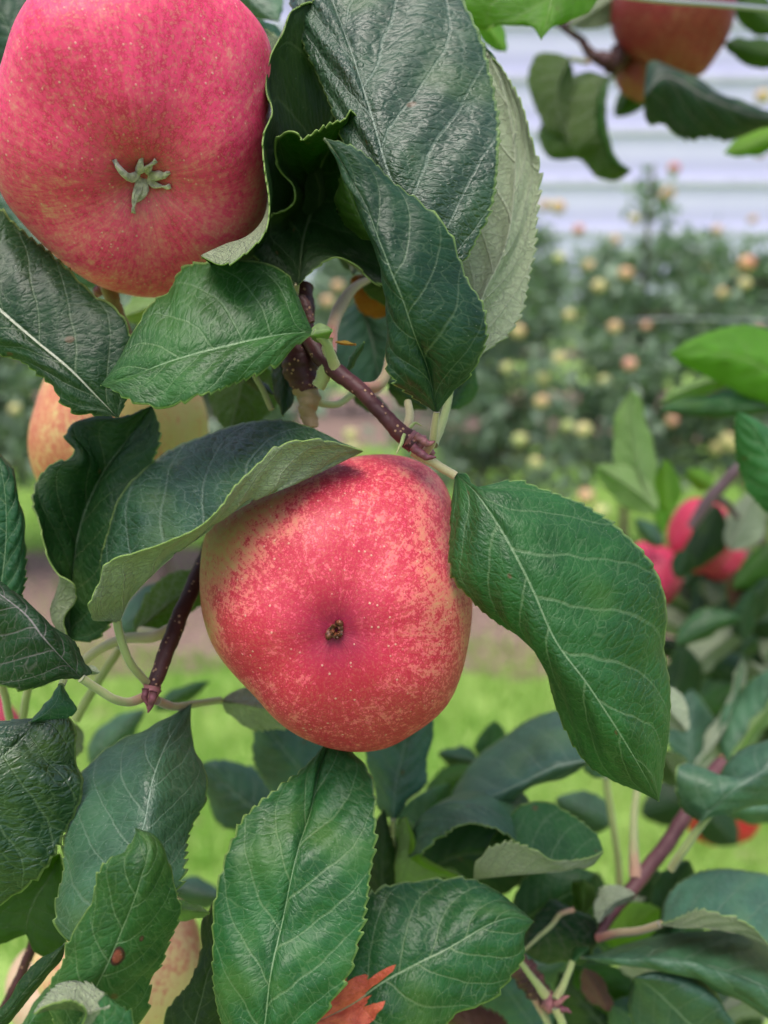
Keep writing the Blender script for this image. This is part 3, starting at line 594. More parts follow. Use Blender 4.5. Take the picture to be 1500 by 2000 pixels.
# ------------------------------------------------------------------ twigs and branches
twig('twig', 'reddish brown speckled twig ending in a pink bud above the centre apple', "600,655 640,712 690,750 735,795 775,838 812,868", [34, 36, 32, 30, 34, 44], [203, 199, 196, 194, 193, 193], 'red',
     extra=[('bud', "800,856 825,872 848,888", [40, 34, 8], [193, 192], M_bud), ('bud_scale', "812,850 838,866 850,862", [16, 12, 3], [188, 187], M_bud), ('bud_scale', "806,872 832,892 852,893", [18, 14, 3], [188, 187], M_budd),
            ('stipule', "800,835 812,826 824,832", [8, 5, 2], [190, 190], PM['g']), ('stipule', "790,848 783,868 774,886", [7, 7, 2], [188, 186], PM['g'])])
twig('fruit_spur', 'thick swollen dark brown spur with pale spots behind the upper leaf', "590,560 585,610 580,650 586,700 592,740 600,765", [44, 58, 70, 76, 62, 44], [214, 210, 206, 206], 'red', rough=.06,
     extra=[('stub', "598,758 602,780 603,805 606,835", [50, 44, 34, 30], [206, 206], BK['tan']), ('knob', "620,755 632,735 640,700 640,660", [26, 28, 24, 22], [200, 198], PM['g']), ('bark_ridge', "588,580 600,605 608,630", [18, 22, 14], [204, 203], BK['scaly'])])
twig('twig', 'dark plum twig hanging beside the lower left of the centre apple, with a small bud', "425,1035 400,1095 370,1160 340,1232 315,1300 297,1345", [36, 33, 31, 33, 30, 28], [232, 222, 213, 205, 200, 198], 'dark',
     extra=[('bud', "298,1338 293,1360 291,1388", [36, 30, 5], [197, 196], M_bud), ('bud_scale', "300,1350 296,1372 289,1392", [16, 14, 3], [190, 190], M_budd), ('bud_scale', "284,1345 283,1362 288,1380", [14, 12, 3], [191, 191], M_budd)])
twig('twig', 'mauve twig slanting across the grass at the lower right', "1410,1490 1375,1535 1335,1600 1290,1665 1240,1728 1195,1785 1165,1832", [28, 28, 28, 29, 28, 22, 16], [305, 290, 275, 262], 'mauve')
twig('branch', 'dark grey curved branch at the right edge above the pink apples', "1540,850 1485,888 1445,915 1410,948 1375,990 1350,1030", [26, 25, 24, 24, 24, 18], [470, 490], 'grey',
     extra=[('side_shoot', "1395,968 1420,985 1440,1010", [18, 14, 10], [485, 500], BK['grey'])])
twig('fruit_spur', 'scaly brown spur with a pink growing tip among the lowest leaves', "1000,1868 1022,1895 1040,1920 1058,1945 1072,1958", [34, 50, 48, 40, 34], [250, 246], 'scaly', rough=.1,
     extra=[('bud', "1062,1950 1080,1962 1098,1975", [36, 34, 14], [244, 242], M_bud), ('bud_scale', "1085,1962 1100,1950 1112,1945", [12, 9, 2], [240, 238], M_bud), ('bud_scale', "1088,1972 1105,1972 1116,1978", [14, 10, 3], [240, 238], M_budd)])
twig('twig', 'thin dark maroon twig in the bottom left corner crossing the beige apple', "75,1800 62,1850 40,1905 18,1950 -15,2010", [20, 20, 19, 19, 18], [235, 232], 'dark')
twig('fruit_spur', 'dark knobbly spur to the left of the brick red apple', "1050,25 1092,48 1130,75 1165,112 1200,120 1225,95", [10, 12, 14, 24, 42, 44], [440, 440], 'dark', rough=.14,
     extra=[('side_shoot', "1100,52 1112,44 1128,42", [10, 9, 8], [438, 438], BK['dark'])])
twig('fruit_stalk', 'olive brown fruit stalk below the largest apple', "205,540 218,580 228,610 250,655", [26, 30, 28, 22], [215, 222], 'tan',
     extra=[('bud', "205,558 194,568 186,578", [20, 22, 10], [222, 224], M_bud)])
me, b = tube_mesh("1180,-14 1270,-1 1400,9 1560,24", [10, 10, 10, 10], [340, 350], 30, 14, 0)
t = NT('galvanised_wire'); mw = t.bsdf((.42, .42, .46), .35, None, .5); [q for q in t.t.nodes if q.type == 'BSDF_PRINCIPLED'][0].inputs['Metallic'].default_value = .8
tag(link('trellis_wire', me, [mw], loc=b), 'grey trellis wire crossing the top right corner', 'wire')
me, b = tube_mesh("1220,625 1360,622 1500,628", [3, 3, 3], [900, 900], 12, 6, 0); tag(link('trellis_wire', me, [mw], loc=b), 'thin pale blurred wire in front of the orchard rows', 'wire')

# ------------------------------------------------------------------ main leaves, traced in depth
leaf('large green leaf hanging right of the centre apple, tip pointing down', 'mid', [
 (-1, "892,925 908,925 925,952 960,946 1000,940 1060,953 1150,985 1225,1050 1265,1100 1298,1160 1308,1210 1300,1270 1305,1340 1304,1400 1300,1450 1292,1500 1287,1566", [192, 184, 186, 190, 192, 190, 188]),
 (0, "890,925 925,958 975,1030 1040,1150 1085,1250 1150,1340 1205,1425 1250,1500 1287,1566", [191, 180, 173, 172, 176, 187]),
 (1, "889,928 884,970 881,1030 879,1090 888,1125 930,1170 990,1230 1040,1285 1080,1370 1110,1430 1150,1490 1205,1522 1250,1545 1287,1566", [191, 184, 184, 188, 189, 187])],
 pet=("890,930 860,912 830,895 805,882", [191, 192, 192], [17, 18, 20], 't'), quilt=1.3)
leaf('big bluish wrinkled leaf at the top centre reaching out of the frame', 'blue', [
 (-1, "860,530 790,480 730,400 690,310 660,240 625,160 595,90 568,0 552,-100 580,-230", [186, 187, 190, 196, 208, 222]),
 (0, "860,530 805,430 760,345 735,260 710,176 686,100 650,0 612,-120 580,-230", [184, 183, 186, 192, 204, 222]),
 (1, "860,530 896,516 935,458 960,385 969,300 970,230 955,130 930,60 895,0 820,-100 700,-190 580,-230", [184, 186, 190, 199, 208, 222])], quilt=2.2, crease=.8)
leaf('sharp dark leaf hanging in the middle with a pale hairy midrib, tip up', 'dark', [
 (-1, "850,806 800,768 770,738 757,700 757,640 757,580 745,505 720,435 692,365 657,302 632,270", [184, 178, 180, 177, 172, 169]),
 (0, "853,806 834,715 810,655 789,592 764,530 741,470 714,400 686,350 656,300 632,270", [184, 173, 168, 170, 171, 169]),
 (1, "855,806 885,762 910,740 935,707 945,682 951,632 936,580 915,550 900,520 885,490 870,460 845,430 805,385 760,345 722,310 680,285 632,270", [184, 178, 176, 175, 172, 169])],
 pet=("853,804 848,835 845,862 830,884", [184, 187, 191], [12, 15, 18], 't'), crease=.8)
leaf('pale grey green leaf showing its netted underside behind the big bluish leaf', 'pale', [
 (-1, "880,760 915,720 952,680 985,655 1012,610 1030,540 1043,470 1049,400 1050,320 1036,270 1021,210 1005,180 975,125 945,95 925,60", [208, 212, 220]),
 (0, "880,760 905,700 945,575 985,490 1002,400 1006,300 990,200 960,120 925,60", [206, 208, 216, 220]),
 (1, "880,760 885,690 885,600 890,450 890,300 895,180 925,60", [206, 214, 220])],
 pet=("880,758 870,805 858,840 846,868", [206, 200, 193], [14, 17, 20], 'g'), quilt=1.2)
leaf('deep green cupped leaf wedged between the largest apple and the big bluish leaf', 'deep', [
 (-1, "700,130 725,250 700,370 620,440 520,500 450,512 394,502", [218, 226, 222, 206, 186]),
 (0, "695,128 640,245 590,340 550,430 500,500 440,527 394,502", [212, 214, 214, 204, 186]),
 (.82, "690,120 600,0 561,15 546,60 525,116 519,180 529,215 515,260 516,330 517,390 507,430 480,466 440,488 394,501", [204, 196, 192, 190, 186, 184]),
 (1, "691,119 602,2 563,17 548,62 527,118 521,180 531,216 517,261 519,330 520,400 512,452 497,480 472,508 440,522 412,514 394,502", [203, 195, 190, 186, 181, 179, 183])], crease=.3, quilt=.6, serr=1.2)
leaf('crumpled leaf with a wavy rim and dark hollow left of the hanging middle leaf', 'deep', [
 (-1, "578,560 512,515 492,470 525,425 564,388 549,340 545,310 560,284 590,290 620,262 648,244 672,236 685,216", [202, 208, 204, 192, 188, 184]),
 (0, "582,556 594,460 612,400 618,360 630,318 656,276 676,244 685,216", [200, 222, 222, 212, 196, 185]),
 (1, "584,556 604,522 650,496 690,512 738,560 780,562 790,480 762,380 724,325 725,288 706,242 685,216", [200, 204, 206, 206, 198, 190, 185])], crease=.2, quilt=.8, wave=1.5,
 pet=("580,555 578,590 585,620", [201, 205, 207], [10, 12, 14], 't'))
leaf('fresh green leaf below the largest apple, pointing left', 'lite', [
 (-1, "612,652 575,676 540,706 500,726 460,741 420,765 370,780 330,788 280,786 240,771 215,757 196,752", [191, 180, 176, 177, 184]),
 (0, "612,648 560,652 500,663 450,675 390,690 325,709 260,733 196,752", [192, 184, 181, 180, 184]),
 (1, "608,642 592,600 577,562 560,530 540,518 490,510 440,514 400,519 365,521 345,536 325,570 300,590 285,615 262,650 240,690 215,730 196,752", [192, 196, 194, 190, 187, 184])],
 pet=("610,648 635,668 645,690 655,720", [192, 194, 197], [15, 19, 24], 'g'), quilt=.9)
leaf('dark leaf with a bold white midrib at the left edge under the largest apple', 'bold', [
 (-1, "230,815 190,808 150,803 130,790 95,745 75,728 30,700 0,692 -80,640 -160,520 -220,410", [194, 190, 192, 196]),
 (0, "228,814 180,765 135,720 75,670 0,605 -80,530 -220,410", [194, 191, 192, 196]),
 (1, "232,815 247,775 257,700 248,640 224,602 192,585 149,546 111,508 81,478 40,444 0,408 -60,370 -140,360 -220,410", [194, 196, 198, 200, 198])])
leaf('shaded leaf with a bitten notch in front of the pale yellow apple', 'deep', [
 (-1, "135,1250 122,1208 139,1176 140,1150 115,1121 98,1078 87,1030 75,970 79,942 100,908 146,890 131,852 142,828 180,815 240,815 297,792", [210, 204, 204, 208, 212, 210]),
 (-.82, "135,1250 105,1217 110,1150 112,1124 100,1080 89,1030 78,970 84,945 106,915 152,892 140,855 150,830 185,818 240,817 297,793", [211, 207, 206, 209, 212, 210]),
 (0, "136,1250 136,1190 142,1115 165,1000 200,925 258,848 297,793", [212, 214, 216, 214, 210]),
 (1, "138,1252 182,1250 217,1210 228,1100 252,980 286,910 312,865 310,828 297,793", [212, 210, 208, 208, 210])], quilt=.8, serr=.8)
leaf('folded leaf lying over the centre apple, its pale underside turned up', 'blue', [
 (-1, "226,1215 200,1160 196,1100 213,1040 237,968 284,915 350,870 400,850 450,832 520,822 570,825 620,840 665,862 708,879", [198, 206, 209, 207, 200, 188]),
 (0, "230,1217 250,1172 272,1145 300,1118 345,1080 400,1042 440,1010 500,975 560,950 620,922 708,880", [190, 182, 177, 174, 176, 187]),
 (1, "224,1215 179,1202 176,1188 192,1146 213,1098 262,1077 322,1058 380,1034 425,998 460,952 500,912 550,870 605,858 660,866 708,879", [189, 176, 171, 168, 169, 173, 186])],
 pet=("228,1213 238,1255 258,1300 286,1333", [190, 190, 197], [17, 16, 16], 'g'), crease=1., quilt=1.2, serr=.7, bulge=0, wave=.25)
leaf('leaf cut by the left edge beside the shaded bitten leaf', 'mid', [
 (-1, "-25,1210 -70,1140 -75,1020 -50,930 -5,880", [200, 202]), (0, "-10,1215 4,1130 12,1040 10,960 -5,880", [199, 198]),
 (1, "0,1215 38,1172 49,1110 47,1040 41,980 28,928 -5,880", [200, 203])])
leaf('dark leaf with purplish hairy veins at the left edge, base to the right', 'purp', [
 (-1, "158,1326 120,1327 80,1339 40,1343 15,1335 -15,1326 -50,1290 -90,1200 -100,1105", [180, 176, 178, 184]),
 (0, "158,1324 123,1287 84,1245 56,1206 0,1160 -50,1125 -100,1105", [180, 174, 174, 180]),
 (1, "161,1322 180,1315 166,1293 148,1262 106,1220 56,1190 0,1148 -50,1115 -100,1105", [180, 184, 182, 182])],
 pet=("158,1324 190,1345 222,1365 255,1371 285,1360", [180, 186, 196], [17, 16, 17, 20], 'p'), quilt=.8)
leaf('broad glossy dark leaf at the lower left edge', 'gloss', [
 (-1, "75,1402 130,1399 146,1448 146,1495 160,1532 151,1580 118,1636 90,1690 47,1732 0,1770 -60,1800 -130,1800", [190, 193, 190, 186, 184]),
 (0, "75,1402 29,1458 0,1482 -60,1560 -110,1680 -130,1800", [189, 184, 181, 182]),
 (1, "72,1402 20,1407 -40,1420 -120,1480 -180,1600 -170,1720 -130,1800", [190, 190, 188])], quilt=1.8)
leaf('small pale folded leaf end above the broad glossy leaf, underside out', 'pale', [
 (-1, "122,1338 133,1358 150,1388 128,1404 96,1408 56,1412", [192, 190]), (0, "119,1337 110,1370 90,1392 56,1412", [190, 187]), (1, "116,1337 98,1362 76,1388 56,1412", [191, 189])], hi=False,
 pet=("120,1340 128,1320 140,1300", [192, 200], [14, 14], 'g'), quilt=.4, serr=.5)
leaf('grey green leaf pointing up below the little bud, behind the spotted leaf', 'haze', [
 (-1, "215,1850 150,1850 112,1805 105,1750 115,1700 125,1650 145,1600 154,1555 166,1505 190,1480 222,1455 245,1440 282,1423 302,1410 332,1398 374,1374", [178, 186, 198, 210, 216]),
 (0, "222,1850 250,1700 280,1615 303,1510 330,1445 374,1374", [175, 179, 192, 214]),
 (1, "230,1850 330,1760 350,1710 352,1680 364,1645 382,1608 401,1568 403,1528 394,1490 378,1468 368,1428 374,1374", [178, 186, 196, 206, 214])], serr=1.2, crease=.7, quilt=.5)
leaf('leaf with a round brown spot at the lower left, curled tip up', 'spot', [
 (-1, "150,2060 105,2000 91,1950 96,1918 125,1880 150,1815 166,1788 181,1748 196,1708 222,1678 243,1668 258,1648 266,1632 264,1617", [170, 169, 166, 166, 168]),
 (0, "160,2060 187,1930 205,1895 235,1825 272,1725 286,1645 266,1618", [167, 164, 163, 168]),
 (1, "200,2060 262,2010 285,1970 292,1902 312,1884 332,1848 346,1818 350,1790 344,1758 333,1728 328,1690 315,1650 298,1630 266,1617", [172, 174, 172, 170, 168])], quilt=.6)
leaf('large upright ribbed leaf directly below the centre apple', 'lite', [
 (-1, "500,2080 452,2060 427,1990 423,1920 420,1850 418,1790 425,1740 435,1700 445,1660 460,1630 475,1600 505,1573 545,1540 575,1520 600,1495 625,1465 655,1420", [180, 184, 188, 196, 212]),
 (0, "500,2080 517,2000 530,1900 550,1810 585,1650 605,1590 625,1500 655,1420", [176, 178, 186, 198, 213]),
 (1, "510,2080 570,2050 620,1990 655,1940 685,1890 700,1830 715,1760 720,1720 728,1660 731,1600 730,1550 720,1510 705,1480 690,1465 655,1420", [178, 180, 188, 200, 213])], quilt=1.5, crease=.8)
leaf('small curled leaf at the bottom left, upper edge scalloped and grey underside flap', 'blue', [
 (-1, "206,1942 192,1937 182,1929 156,1923 130,1922 111,1932 90,1952 67,1982", [160, 164, 160]),
 (0, "215,1965 170,1975 140,1972 105,1972 67,1982", [156, 154, 158]),
 (1, "200,2010 160,2002 166,1976 147,1959 125,1957 104,1964 67,1982", [158, 152, 150, 157])], hi=False, bulge=0, wave=.2, crease=1., serr=1.1)
leaf('green scalloped leaf tip rising from the bottom edge over the curled leaf', 'lite', [
 (-1, "200,2090 158,2060 150,2010 166,1984 185,1964 206,1940", [158, 157]), (0, "205,2090 204,2000 206,1940", [155, 156]), (1, "212,2090 256,2070 259,2000 245,1974 225,1958 206,1940", [158, 157])], hi=False, serr=1.4)
leaf('green leaf with a fiery red base patch at the bottom centre', 'redp', [
 (-1, "612,2000 625,1930 655,1850 700,1772 747,1738 799,1723 876,1717 930,1721 975,1742 1010,1775 1043,1800", [205, 210, 216, 216, 212]),
 (0, "612,2000 701,1953 738,1925 815,1882 876,1852 913,1830 962,1803 1005,1792 1043,1800", [202, 202, 204, 206, 211]),
 (1, "612,2002 650,2050 750,2070 840,2040 895,1978 953,1953 1000,1897 1020,1864 1026,1824 1043,1800", [202, 200, 202, 208, 211])], quilt=1.1)
leaf('dark upright leaf to the right of the speckled peach apple', 'deep', [
 (-1, "370,2080 322,2010 328,1975 346,1949 379,1911 394,1868 396,1800 415,1762", [206, 204, 208]), (0, "375,2080 381,2000 394,1951 405,1904 420,1863 424,1810 415,1762", [202, 206]),
 (1, "400,2080 450,2000 470,1900 460,1820 415,1762", [206, 210])], quilt=.7, hi=False)
leaf('olive dark leaf hanging upside down at the lower left between two glossy leaves', 'olive', [
 (-1, "50,1826 0,1842 -60,1820 -60,1740 20,1690 118,1668", [214, 210, 214]), (0, "49,1826 55,1791 69,1756 97,1713 118,1668", [212, 218]),
 (1, "52,1824 62,1846 88,1866 120,1850 132,1780 126,1720 118,1668", [213, 210, 214])], hi=False, quilt=.5)
leaf('long narrow dark leaf slanting up from the bottom left corner', 'deep', [
 (-1, "-40,2010 0,1971 17,1945 52,1902 88,1867 128,1842", [186, 190]), (0, "-40,2020 10,1985 45,1940 90,1890 128,1842", [184, 188]), (1, "-30,2040 22,2000 43,1966 69,1936 90,1910 114,1883 128,1842", [188, 190])], hi=False, quilt=.4, serr=.3)

# --- folded and curled leaves of the lower right
leaf('blue grey leaf on a long stalk under the right side of the centre apple', 'haze', [
 (-1, "764,1602 742,1578 726,1520 718,1466 745,1400 800,1370", [262, 266]), (0, "767,1604 770,1560 776,1514 786,1475 800,1370", [256, 260]), (1, "772,1602 796,1570 829,1530 834,1488 842,1408 800,1370", [260, 264])], hi=False,
 pet=("767,1600 766,1640 770,1690 772,1735", [256, 258], [11, 13, 15], 'p'))
leaf('broad grey green leaf above the curled leaves, lower margin turned under', 'haze', [
 (-1, "1165,1486 1095,1514 1026,1546 960,1600 920,1606 879,1580", [268, 270]), (0, "1165,1483 1090,1497 1030,1525 980,1545 930,1565 878,1578", [258, 262]),
 (1, "1163,1478 1140,1430 1098,1385 1036,1408 966,1456 905,1501 886,1540 878,1576", [292, 310, 296])], crease=.9, hi=False, quilt=1.2)
leaf('arched leaf with a bluish lit back and olive underside in the lower middle', 'haze', [
 (-1, "800,1680 850,1575 900,1545 985,1522 1022,1547 1045,1588 1057,1620 1054,1664", [276, 290, 280, 252]),
 (0, "796,1672 808,1615 840,1580 880,1567 945,1576 990,1605 1025,1638 1054,1664", [252, 248, 246, 250]),
 (1, "800,1676 814,1668 850,1638 880,1620 930,1606 985,1624 1028,1652 1054,1664", [250, 242, 240, 248])], crease=1., hi=False, quilt=.4, bulge=0, wave=.2)
leaf('short curled leaf showing a green underside at the left foot of the arched leaf', 'yel', [
 (1, "786,1596 780,1632 783,1670 797,1713 880,1716 922,1724", [252, 250]), (0, "793,1594 808,1640 822,1672 860,1695 922,1724", [248, 248]), (-1, "796,1594 818,1613 816,1660 842,1666 880,1694 922,1724", [252, 250])], hi=False, quilt=.4)
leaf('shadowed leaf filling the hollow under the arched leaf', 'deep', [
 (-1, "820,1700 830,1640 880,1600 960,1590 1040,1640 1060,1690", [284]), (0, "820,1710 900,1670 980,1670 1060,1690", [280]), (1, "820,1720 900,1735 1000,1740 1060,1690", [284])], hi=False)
leaf('folded leaf with a pale flap pointing right, beside the grass at lower right', 'mid', [
 (-1, "927,1714 960,1640 1000,1590 1039,1566 1081,1571 1110,1589 1145,1613 1165,1632 1178,1660", [250, 256, 246, 236]),
 (0, "927,1716 988,1709 1052,1704 1116,1698 1154,1690 1178,1662", [232, 226, 226, 234]),
 (1, "926,1712 929,1692 950,1664 972,1651 998,1646 1020,1651 1052,1664 1078,1680 1116,1681 1161,1671 1178,1660", [232, 225, 222, 231])], crease=1., quilt=.5, bulge=0, wave=.2)
leaf('dark leaf with a pale pinkish midrib under the folded leaf', 'purp', [
 (-1, "1122,1776 1164,1798 1163,1840 1132,1876 1098,1876 1064,1884 1040,1872 1022,1860", [262, 264]), (0, "1122,1776 1094,1786 1080,1804 1054,1828 1022,1860", [256]), (1, "1118,1774 1088,1758 1048,1785 1028,1820 1022,1858", [262])], hi=False, crease=.9,
 pet=("1022,1858 1054,1828 1080,1804 1094,1786 1122,1776", [254.8, 254.8], [5, 8, 9, 10], 'p'))
leaf('dark green leaf behind the pale flap, rounded against the grass', 'mid', [
 (-1, "1000,1790 1010,1740 1045,1700 1100,1690 1165,1705", [278]), (0, "1010,1800 1070,1770 1120,1740 1165,1705", [274]), (1, "1030,1830 1110,1840 1158,1800 1170,1745 1165,1705", [280])], hi=False)
leaf('small dark folded leaf tucked right of the pinkish midrib leaf', 'olive', [
 (-1, "1130,1785 1120,1750 1122,1722 1140,1718", [268]), (0, "1138,1788 1140,1750 1140,1718", [264]), (1, "1146,1786 1160,1760 1158,1732 1140,1718", [268])], hi=False)
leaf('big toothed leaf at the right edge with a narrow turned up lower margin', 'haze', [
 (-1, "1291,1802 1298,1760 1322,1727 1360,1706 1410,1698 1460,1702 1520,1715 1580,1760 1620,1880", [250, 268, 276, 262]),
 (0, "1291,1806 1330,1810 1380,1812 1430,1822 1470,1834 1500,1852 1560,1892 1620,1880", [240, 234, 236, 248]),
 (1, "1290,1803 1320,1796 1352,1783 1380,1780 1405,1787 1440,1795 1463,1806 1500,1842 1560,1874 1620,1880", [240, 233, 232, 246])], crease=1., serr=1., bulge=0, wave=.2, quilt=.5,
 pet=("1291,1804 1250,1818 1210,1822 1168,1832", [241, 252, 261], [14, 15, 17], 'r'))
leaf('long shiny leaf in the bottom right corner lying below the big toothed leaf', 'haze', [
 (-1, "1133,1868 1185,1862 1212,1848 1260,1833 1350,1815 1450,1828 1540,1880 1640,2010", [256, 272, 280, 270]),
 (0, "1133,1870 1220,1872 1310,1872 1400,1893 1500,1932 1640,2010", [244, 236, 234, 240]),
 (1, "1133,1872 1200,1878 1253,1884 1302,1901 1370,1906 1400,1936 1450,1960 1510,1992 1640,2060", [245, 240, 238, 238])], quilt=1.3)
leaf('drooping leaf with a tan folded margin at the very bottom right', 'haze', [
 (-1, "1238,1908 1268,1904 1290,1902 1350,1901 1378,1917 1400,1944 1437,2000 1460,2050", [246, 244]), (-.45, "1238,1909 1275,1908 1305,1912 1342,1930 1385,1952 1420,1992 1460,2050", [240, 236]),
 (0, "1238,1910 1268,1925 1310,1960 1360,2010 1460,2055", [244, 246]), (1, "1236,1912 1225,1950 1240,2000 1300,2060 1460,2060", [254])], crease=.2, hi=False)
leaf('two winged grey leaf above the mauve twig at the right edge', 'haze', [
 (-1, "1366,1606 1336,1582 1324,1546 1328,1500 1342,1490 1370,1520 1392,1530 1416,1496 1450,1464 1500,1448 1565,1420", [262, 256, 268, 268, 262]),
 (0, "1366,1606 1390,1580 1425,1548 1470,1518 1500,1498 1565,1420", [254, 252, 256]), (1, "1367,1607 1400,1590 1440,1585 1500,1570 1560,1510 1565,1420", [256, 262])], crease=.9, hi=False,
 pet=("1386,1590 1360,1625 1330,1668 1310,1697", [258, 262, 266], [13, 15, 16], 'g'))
# --- top right leaves against the pale shed
leaf('bright backlit leaf at the top edge, tip down, right of the big bluish leaf', 'yel', [
 (-1, "1100,-150 1190,-80 1172,-8 1140,25 1110,40 1076,56 1057,77", [250, 246, 240]), (0, "1100,-150 1090,-60 1072,20 1057,77", [246, 240]), (1, "1100,-150 950,-120 878,-40 890,20 925,55 970,50 1012,46 1040,54 1057,77", [250, 250, 240])], hi=True)
leaf('rounded green leaf hanging left of the spur in the top right', 'olive', [
 (-1, "1113,115 1085,104 1050,109 1033,147 1040,195 1070,250 1110,278", [430]), (0, "1113,115 1088,170 1090,220 1110,278", [424]), (1, "1113,115 1120,170 1122,230 1110,278", [434])], hi=False, pet=("1113,115 1130,118 1150,122", [428, 436], [8, 10], 'p'))
leaf('pointed green leaf drooping below the spur with a pale folded edge', 'olive', [
 (1, "1186,148 1150,160 1122,184 1108,233 1117,293 1150,305 1183,334 1213,341 1233,333", [424, 420]), (0, "1188,148 1180,200 1185,260 1205,315 1233,333", [414, 414]), (-1, "1190,150 1212,166 1206,202 1201,240 1213,255 1211,312 1233,333", [424, 420])], hi=False)
leaf('blackish leaf across the brick red apple pointing to the right edge', 'purp', [
 (-1, "1258,165 1275,122 1300,129 1337,143 1367,153 1400,180 1450,200 1500,217 1600,250", [382]), (0, "1258,190 1290,152 1383,193 1467,222 1600,250", [372]), (1, "1257,200 1262,235 1274,243 1291,240 1317,260 1350,270 1384,262 1417,270 1467,263 1510,245 1600,250", [384])], hi=False, serr=1.6)

# ------------------------------------------------------------------ simpler leaves around and behind
S = sleaf
S('yellow green leaf tip under the blackish leaf at the top right', 'yel', (1540,255,420), (1413,300,420), 20, 30, 5)
S('green leaf pointing left at the right edge beside the brick red apple', 'olive', (1545,110,430), (1413,85,430), 34, 24, 0)
S('leaf corner in the top right above the wire', 'olive', (1530,60,450), (1425,-20,450), 40, 30)
S('dark leaf at the top behind the knobbly spur', 'deep', (1240,-30,430), (1112,52,432), 40, 36, under=True)
S('small green leaf under the brownish apple', 'olive', (1262,160,470), (1202,228,470), 26, 26)
S('little leaf tip below the bright backlit leaf', 'yel', (940,30,300), (988,102,300), 22, 24)
S('yellow green leaf at the right edge in front of the orchard rows, pointing left', 'yel', (1590,800,400), (1306,690,400), 62, 72, -42, fold=8)
S('narrow lime leaf under the yellow green right edge leaf', 'yel', (1435,738,420), (1286,788,420), 20, 12, -8, under=True)
S('dark horizontal leaf under the narrow lime leaf', 'mid', (1560,790,410), (1286,800,410), 22, 34, 0, fold=8)
S('tall upright pale green leaf in front of the grass on the right', 'yel', (1268,985,420), (1234,758,424), 44, 36, 12, under=True, fold=12)
S('lime leaf leaning left at the foot of the tall upright leaf', 'yel', (1285,998,418), (1160,908,418), 36, 32, -6, under=True)
S('small upright green leaf right of the tall pale one', 'yel', (1306,1005,425), (1300,896,425), 26, 26, 0)
S('round see through yellowish leaf over the distant grass', 'yel', (1392,952,560), (1340,918,560), 20, 20)
S('crisp leaf cut by the right edge, tip pointing up left', 'lite', (1560,1020,300), (1441,802,300), 66, 44, -10, hi=True)
S('dark leaf in front of the bright pink apple', 'deep', (1402,985,500), (1325,1118,500), 46, 26, 8)
S('grey underside leaf at the right edge near the pink apples', 'pale', (1425,1075,500), (1482,952,500), 32, 46, 0, under=True)
S('short green leaf hanging above the lower left pink apple', 'yel', (1292,960,480), (1294,1042,480), 18, 18)
S('small pale bluish leaf left of the pink apples', 'haze', (1292,1068,520), (1240,1012,520), 16, 20)
S('dark green leaf hanging below the bright pink apple', 'deep', (1345,1075,490), (1322,1130,490), 24, 24)
S('dull red leaf hanging in the shade at the right edge', 'rust', (1440,1112,480), (1462,1216,480), 24, 30)
S('green leaf across the deep red apple at the right edge', 'olive', (1540,1060,470), (1430,1150,470), 44, 30)
S('grey green leaf with a curved edge at the right, under the dull red leaf', 'mid', (1320,1260,440), (1450,1205,440), 34, 20, 10)
S('pale green twisted leaf edge in the shaded right hand leaves', 'pale', (1352,1505,380), (1450,1285,390), 16, 34, -22, under=True, fold=14)
S('grey leaf left of the twisted pale edge', 'haze', (1352,1508,390), (1352,1345,400), 42, 50, 5)
S('bluish leaf with a yellowish margin at the right edge', 'haze', (1418,1492,380), (1530,1300,380), 62, 24, -8, fold=12)
S('yellowish green leaf margin running along the bluish right edge leaf', 'yel', (1425,1490,374), (1530,1345,374), 10, 16, 0, under=True)
S('pale triangular leaf tip peeping from behind the large right leaf', 'pale', (1270,1340,300), (1342,1428,300), 34, 30, under=True)
S('dark round leaf under the tip of the large right leaf', 'deep', (1345,1560,470), (1252,1590,470), 40, 46)
S('dark grey leaf in front of the scarlet apple', 'dark', (1375,1580,480), (1440,1650,480), 36, 40)
S('dark leaf with a lit upper side right of the scarlet apple', 'haze', (1540,1585,330), (1395,1572,330), 30, 18)
S('dim green leaf left of the two winged grey leaf', 'olive', (1330,1530,300), (1290,1465,300), 28, 30, under=True)
S('dark leaf between the mauve twig and the big toothed leaf', 'deep', (1290,1795,300), (1345,1680,300), 40, 52)
S('pale green leaf curled round the mauve twig', 'pale', (1240,1745,255), (1168,1802,255), 10, 34, -12, under=True)
S('bright translucent leaf under the mauve twig', 'yel', (1180,1840,290), (1290,1775,290), 44, 42)
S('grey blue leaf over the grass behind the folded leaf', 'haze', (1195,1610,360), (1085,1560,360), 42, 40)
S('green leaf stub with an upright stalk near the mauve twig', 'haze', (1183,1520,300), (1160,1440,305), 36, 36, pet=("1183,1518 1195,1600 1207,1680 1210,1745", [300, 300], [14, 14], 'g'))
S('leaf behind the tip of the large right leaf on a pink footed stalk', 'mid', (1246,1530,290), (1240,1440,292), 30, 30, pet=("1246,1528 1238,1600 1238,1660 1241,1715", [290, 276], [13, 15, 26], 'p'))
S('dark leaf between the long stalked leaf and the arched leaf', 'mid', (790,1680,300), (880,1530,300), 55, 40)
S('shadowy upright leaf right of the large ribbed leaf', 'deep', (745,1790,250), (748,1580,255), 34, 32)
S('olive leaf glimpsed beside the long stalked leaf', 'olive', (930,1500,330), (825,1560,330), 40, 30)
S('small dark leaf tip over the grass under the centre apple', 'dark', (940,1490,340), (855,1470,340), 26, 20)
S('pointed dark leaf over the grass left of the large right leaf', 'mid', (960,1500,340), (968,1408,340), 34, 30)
S('blue grey blurred leaf left of the large ribbed leaf', 'haze', (540,1610,310), (395,1490,310), 60, 62, 5)
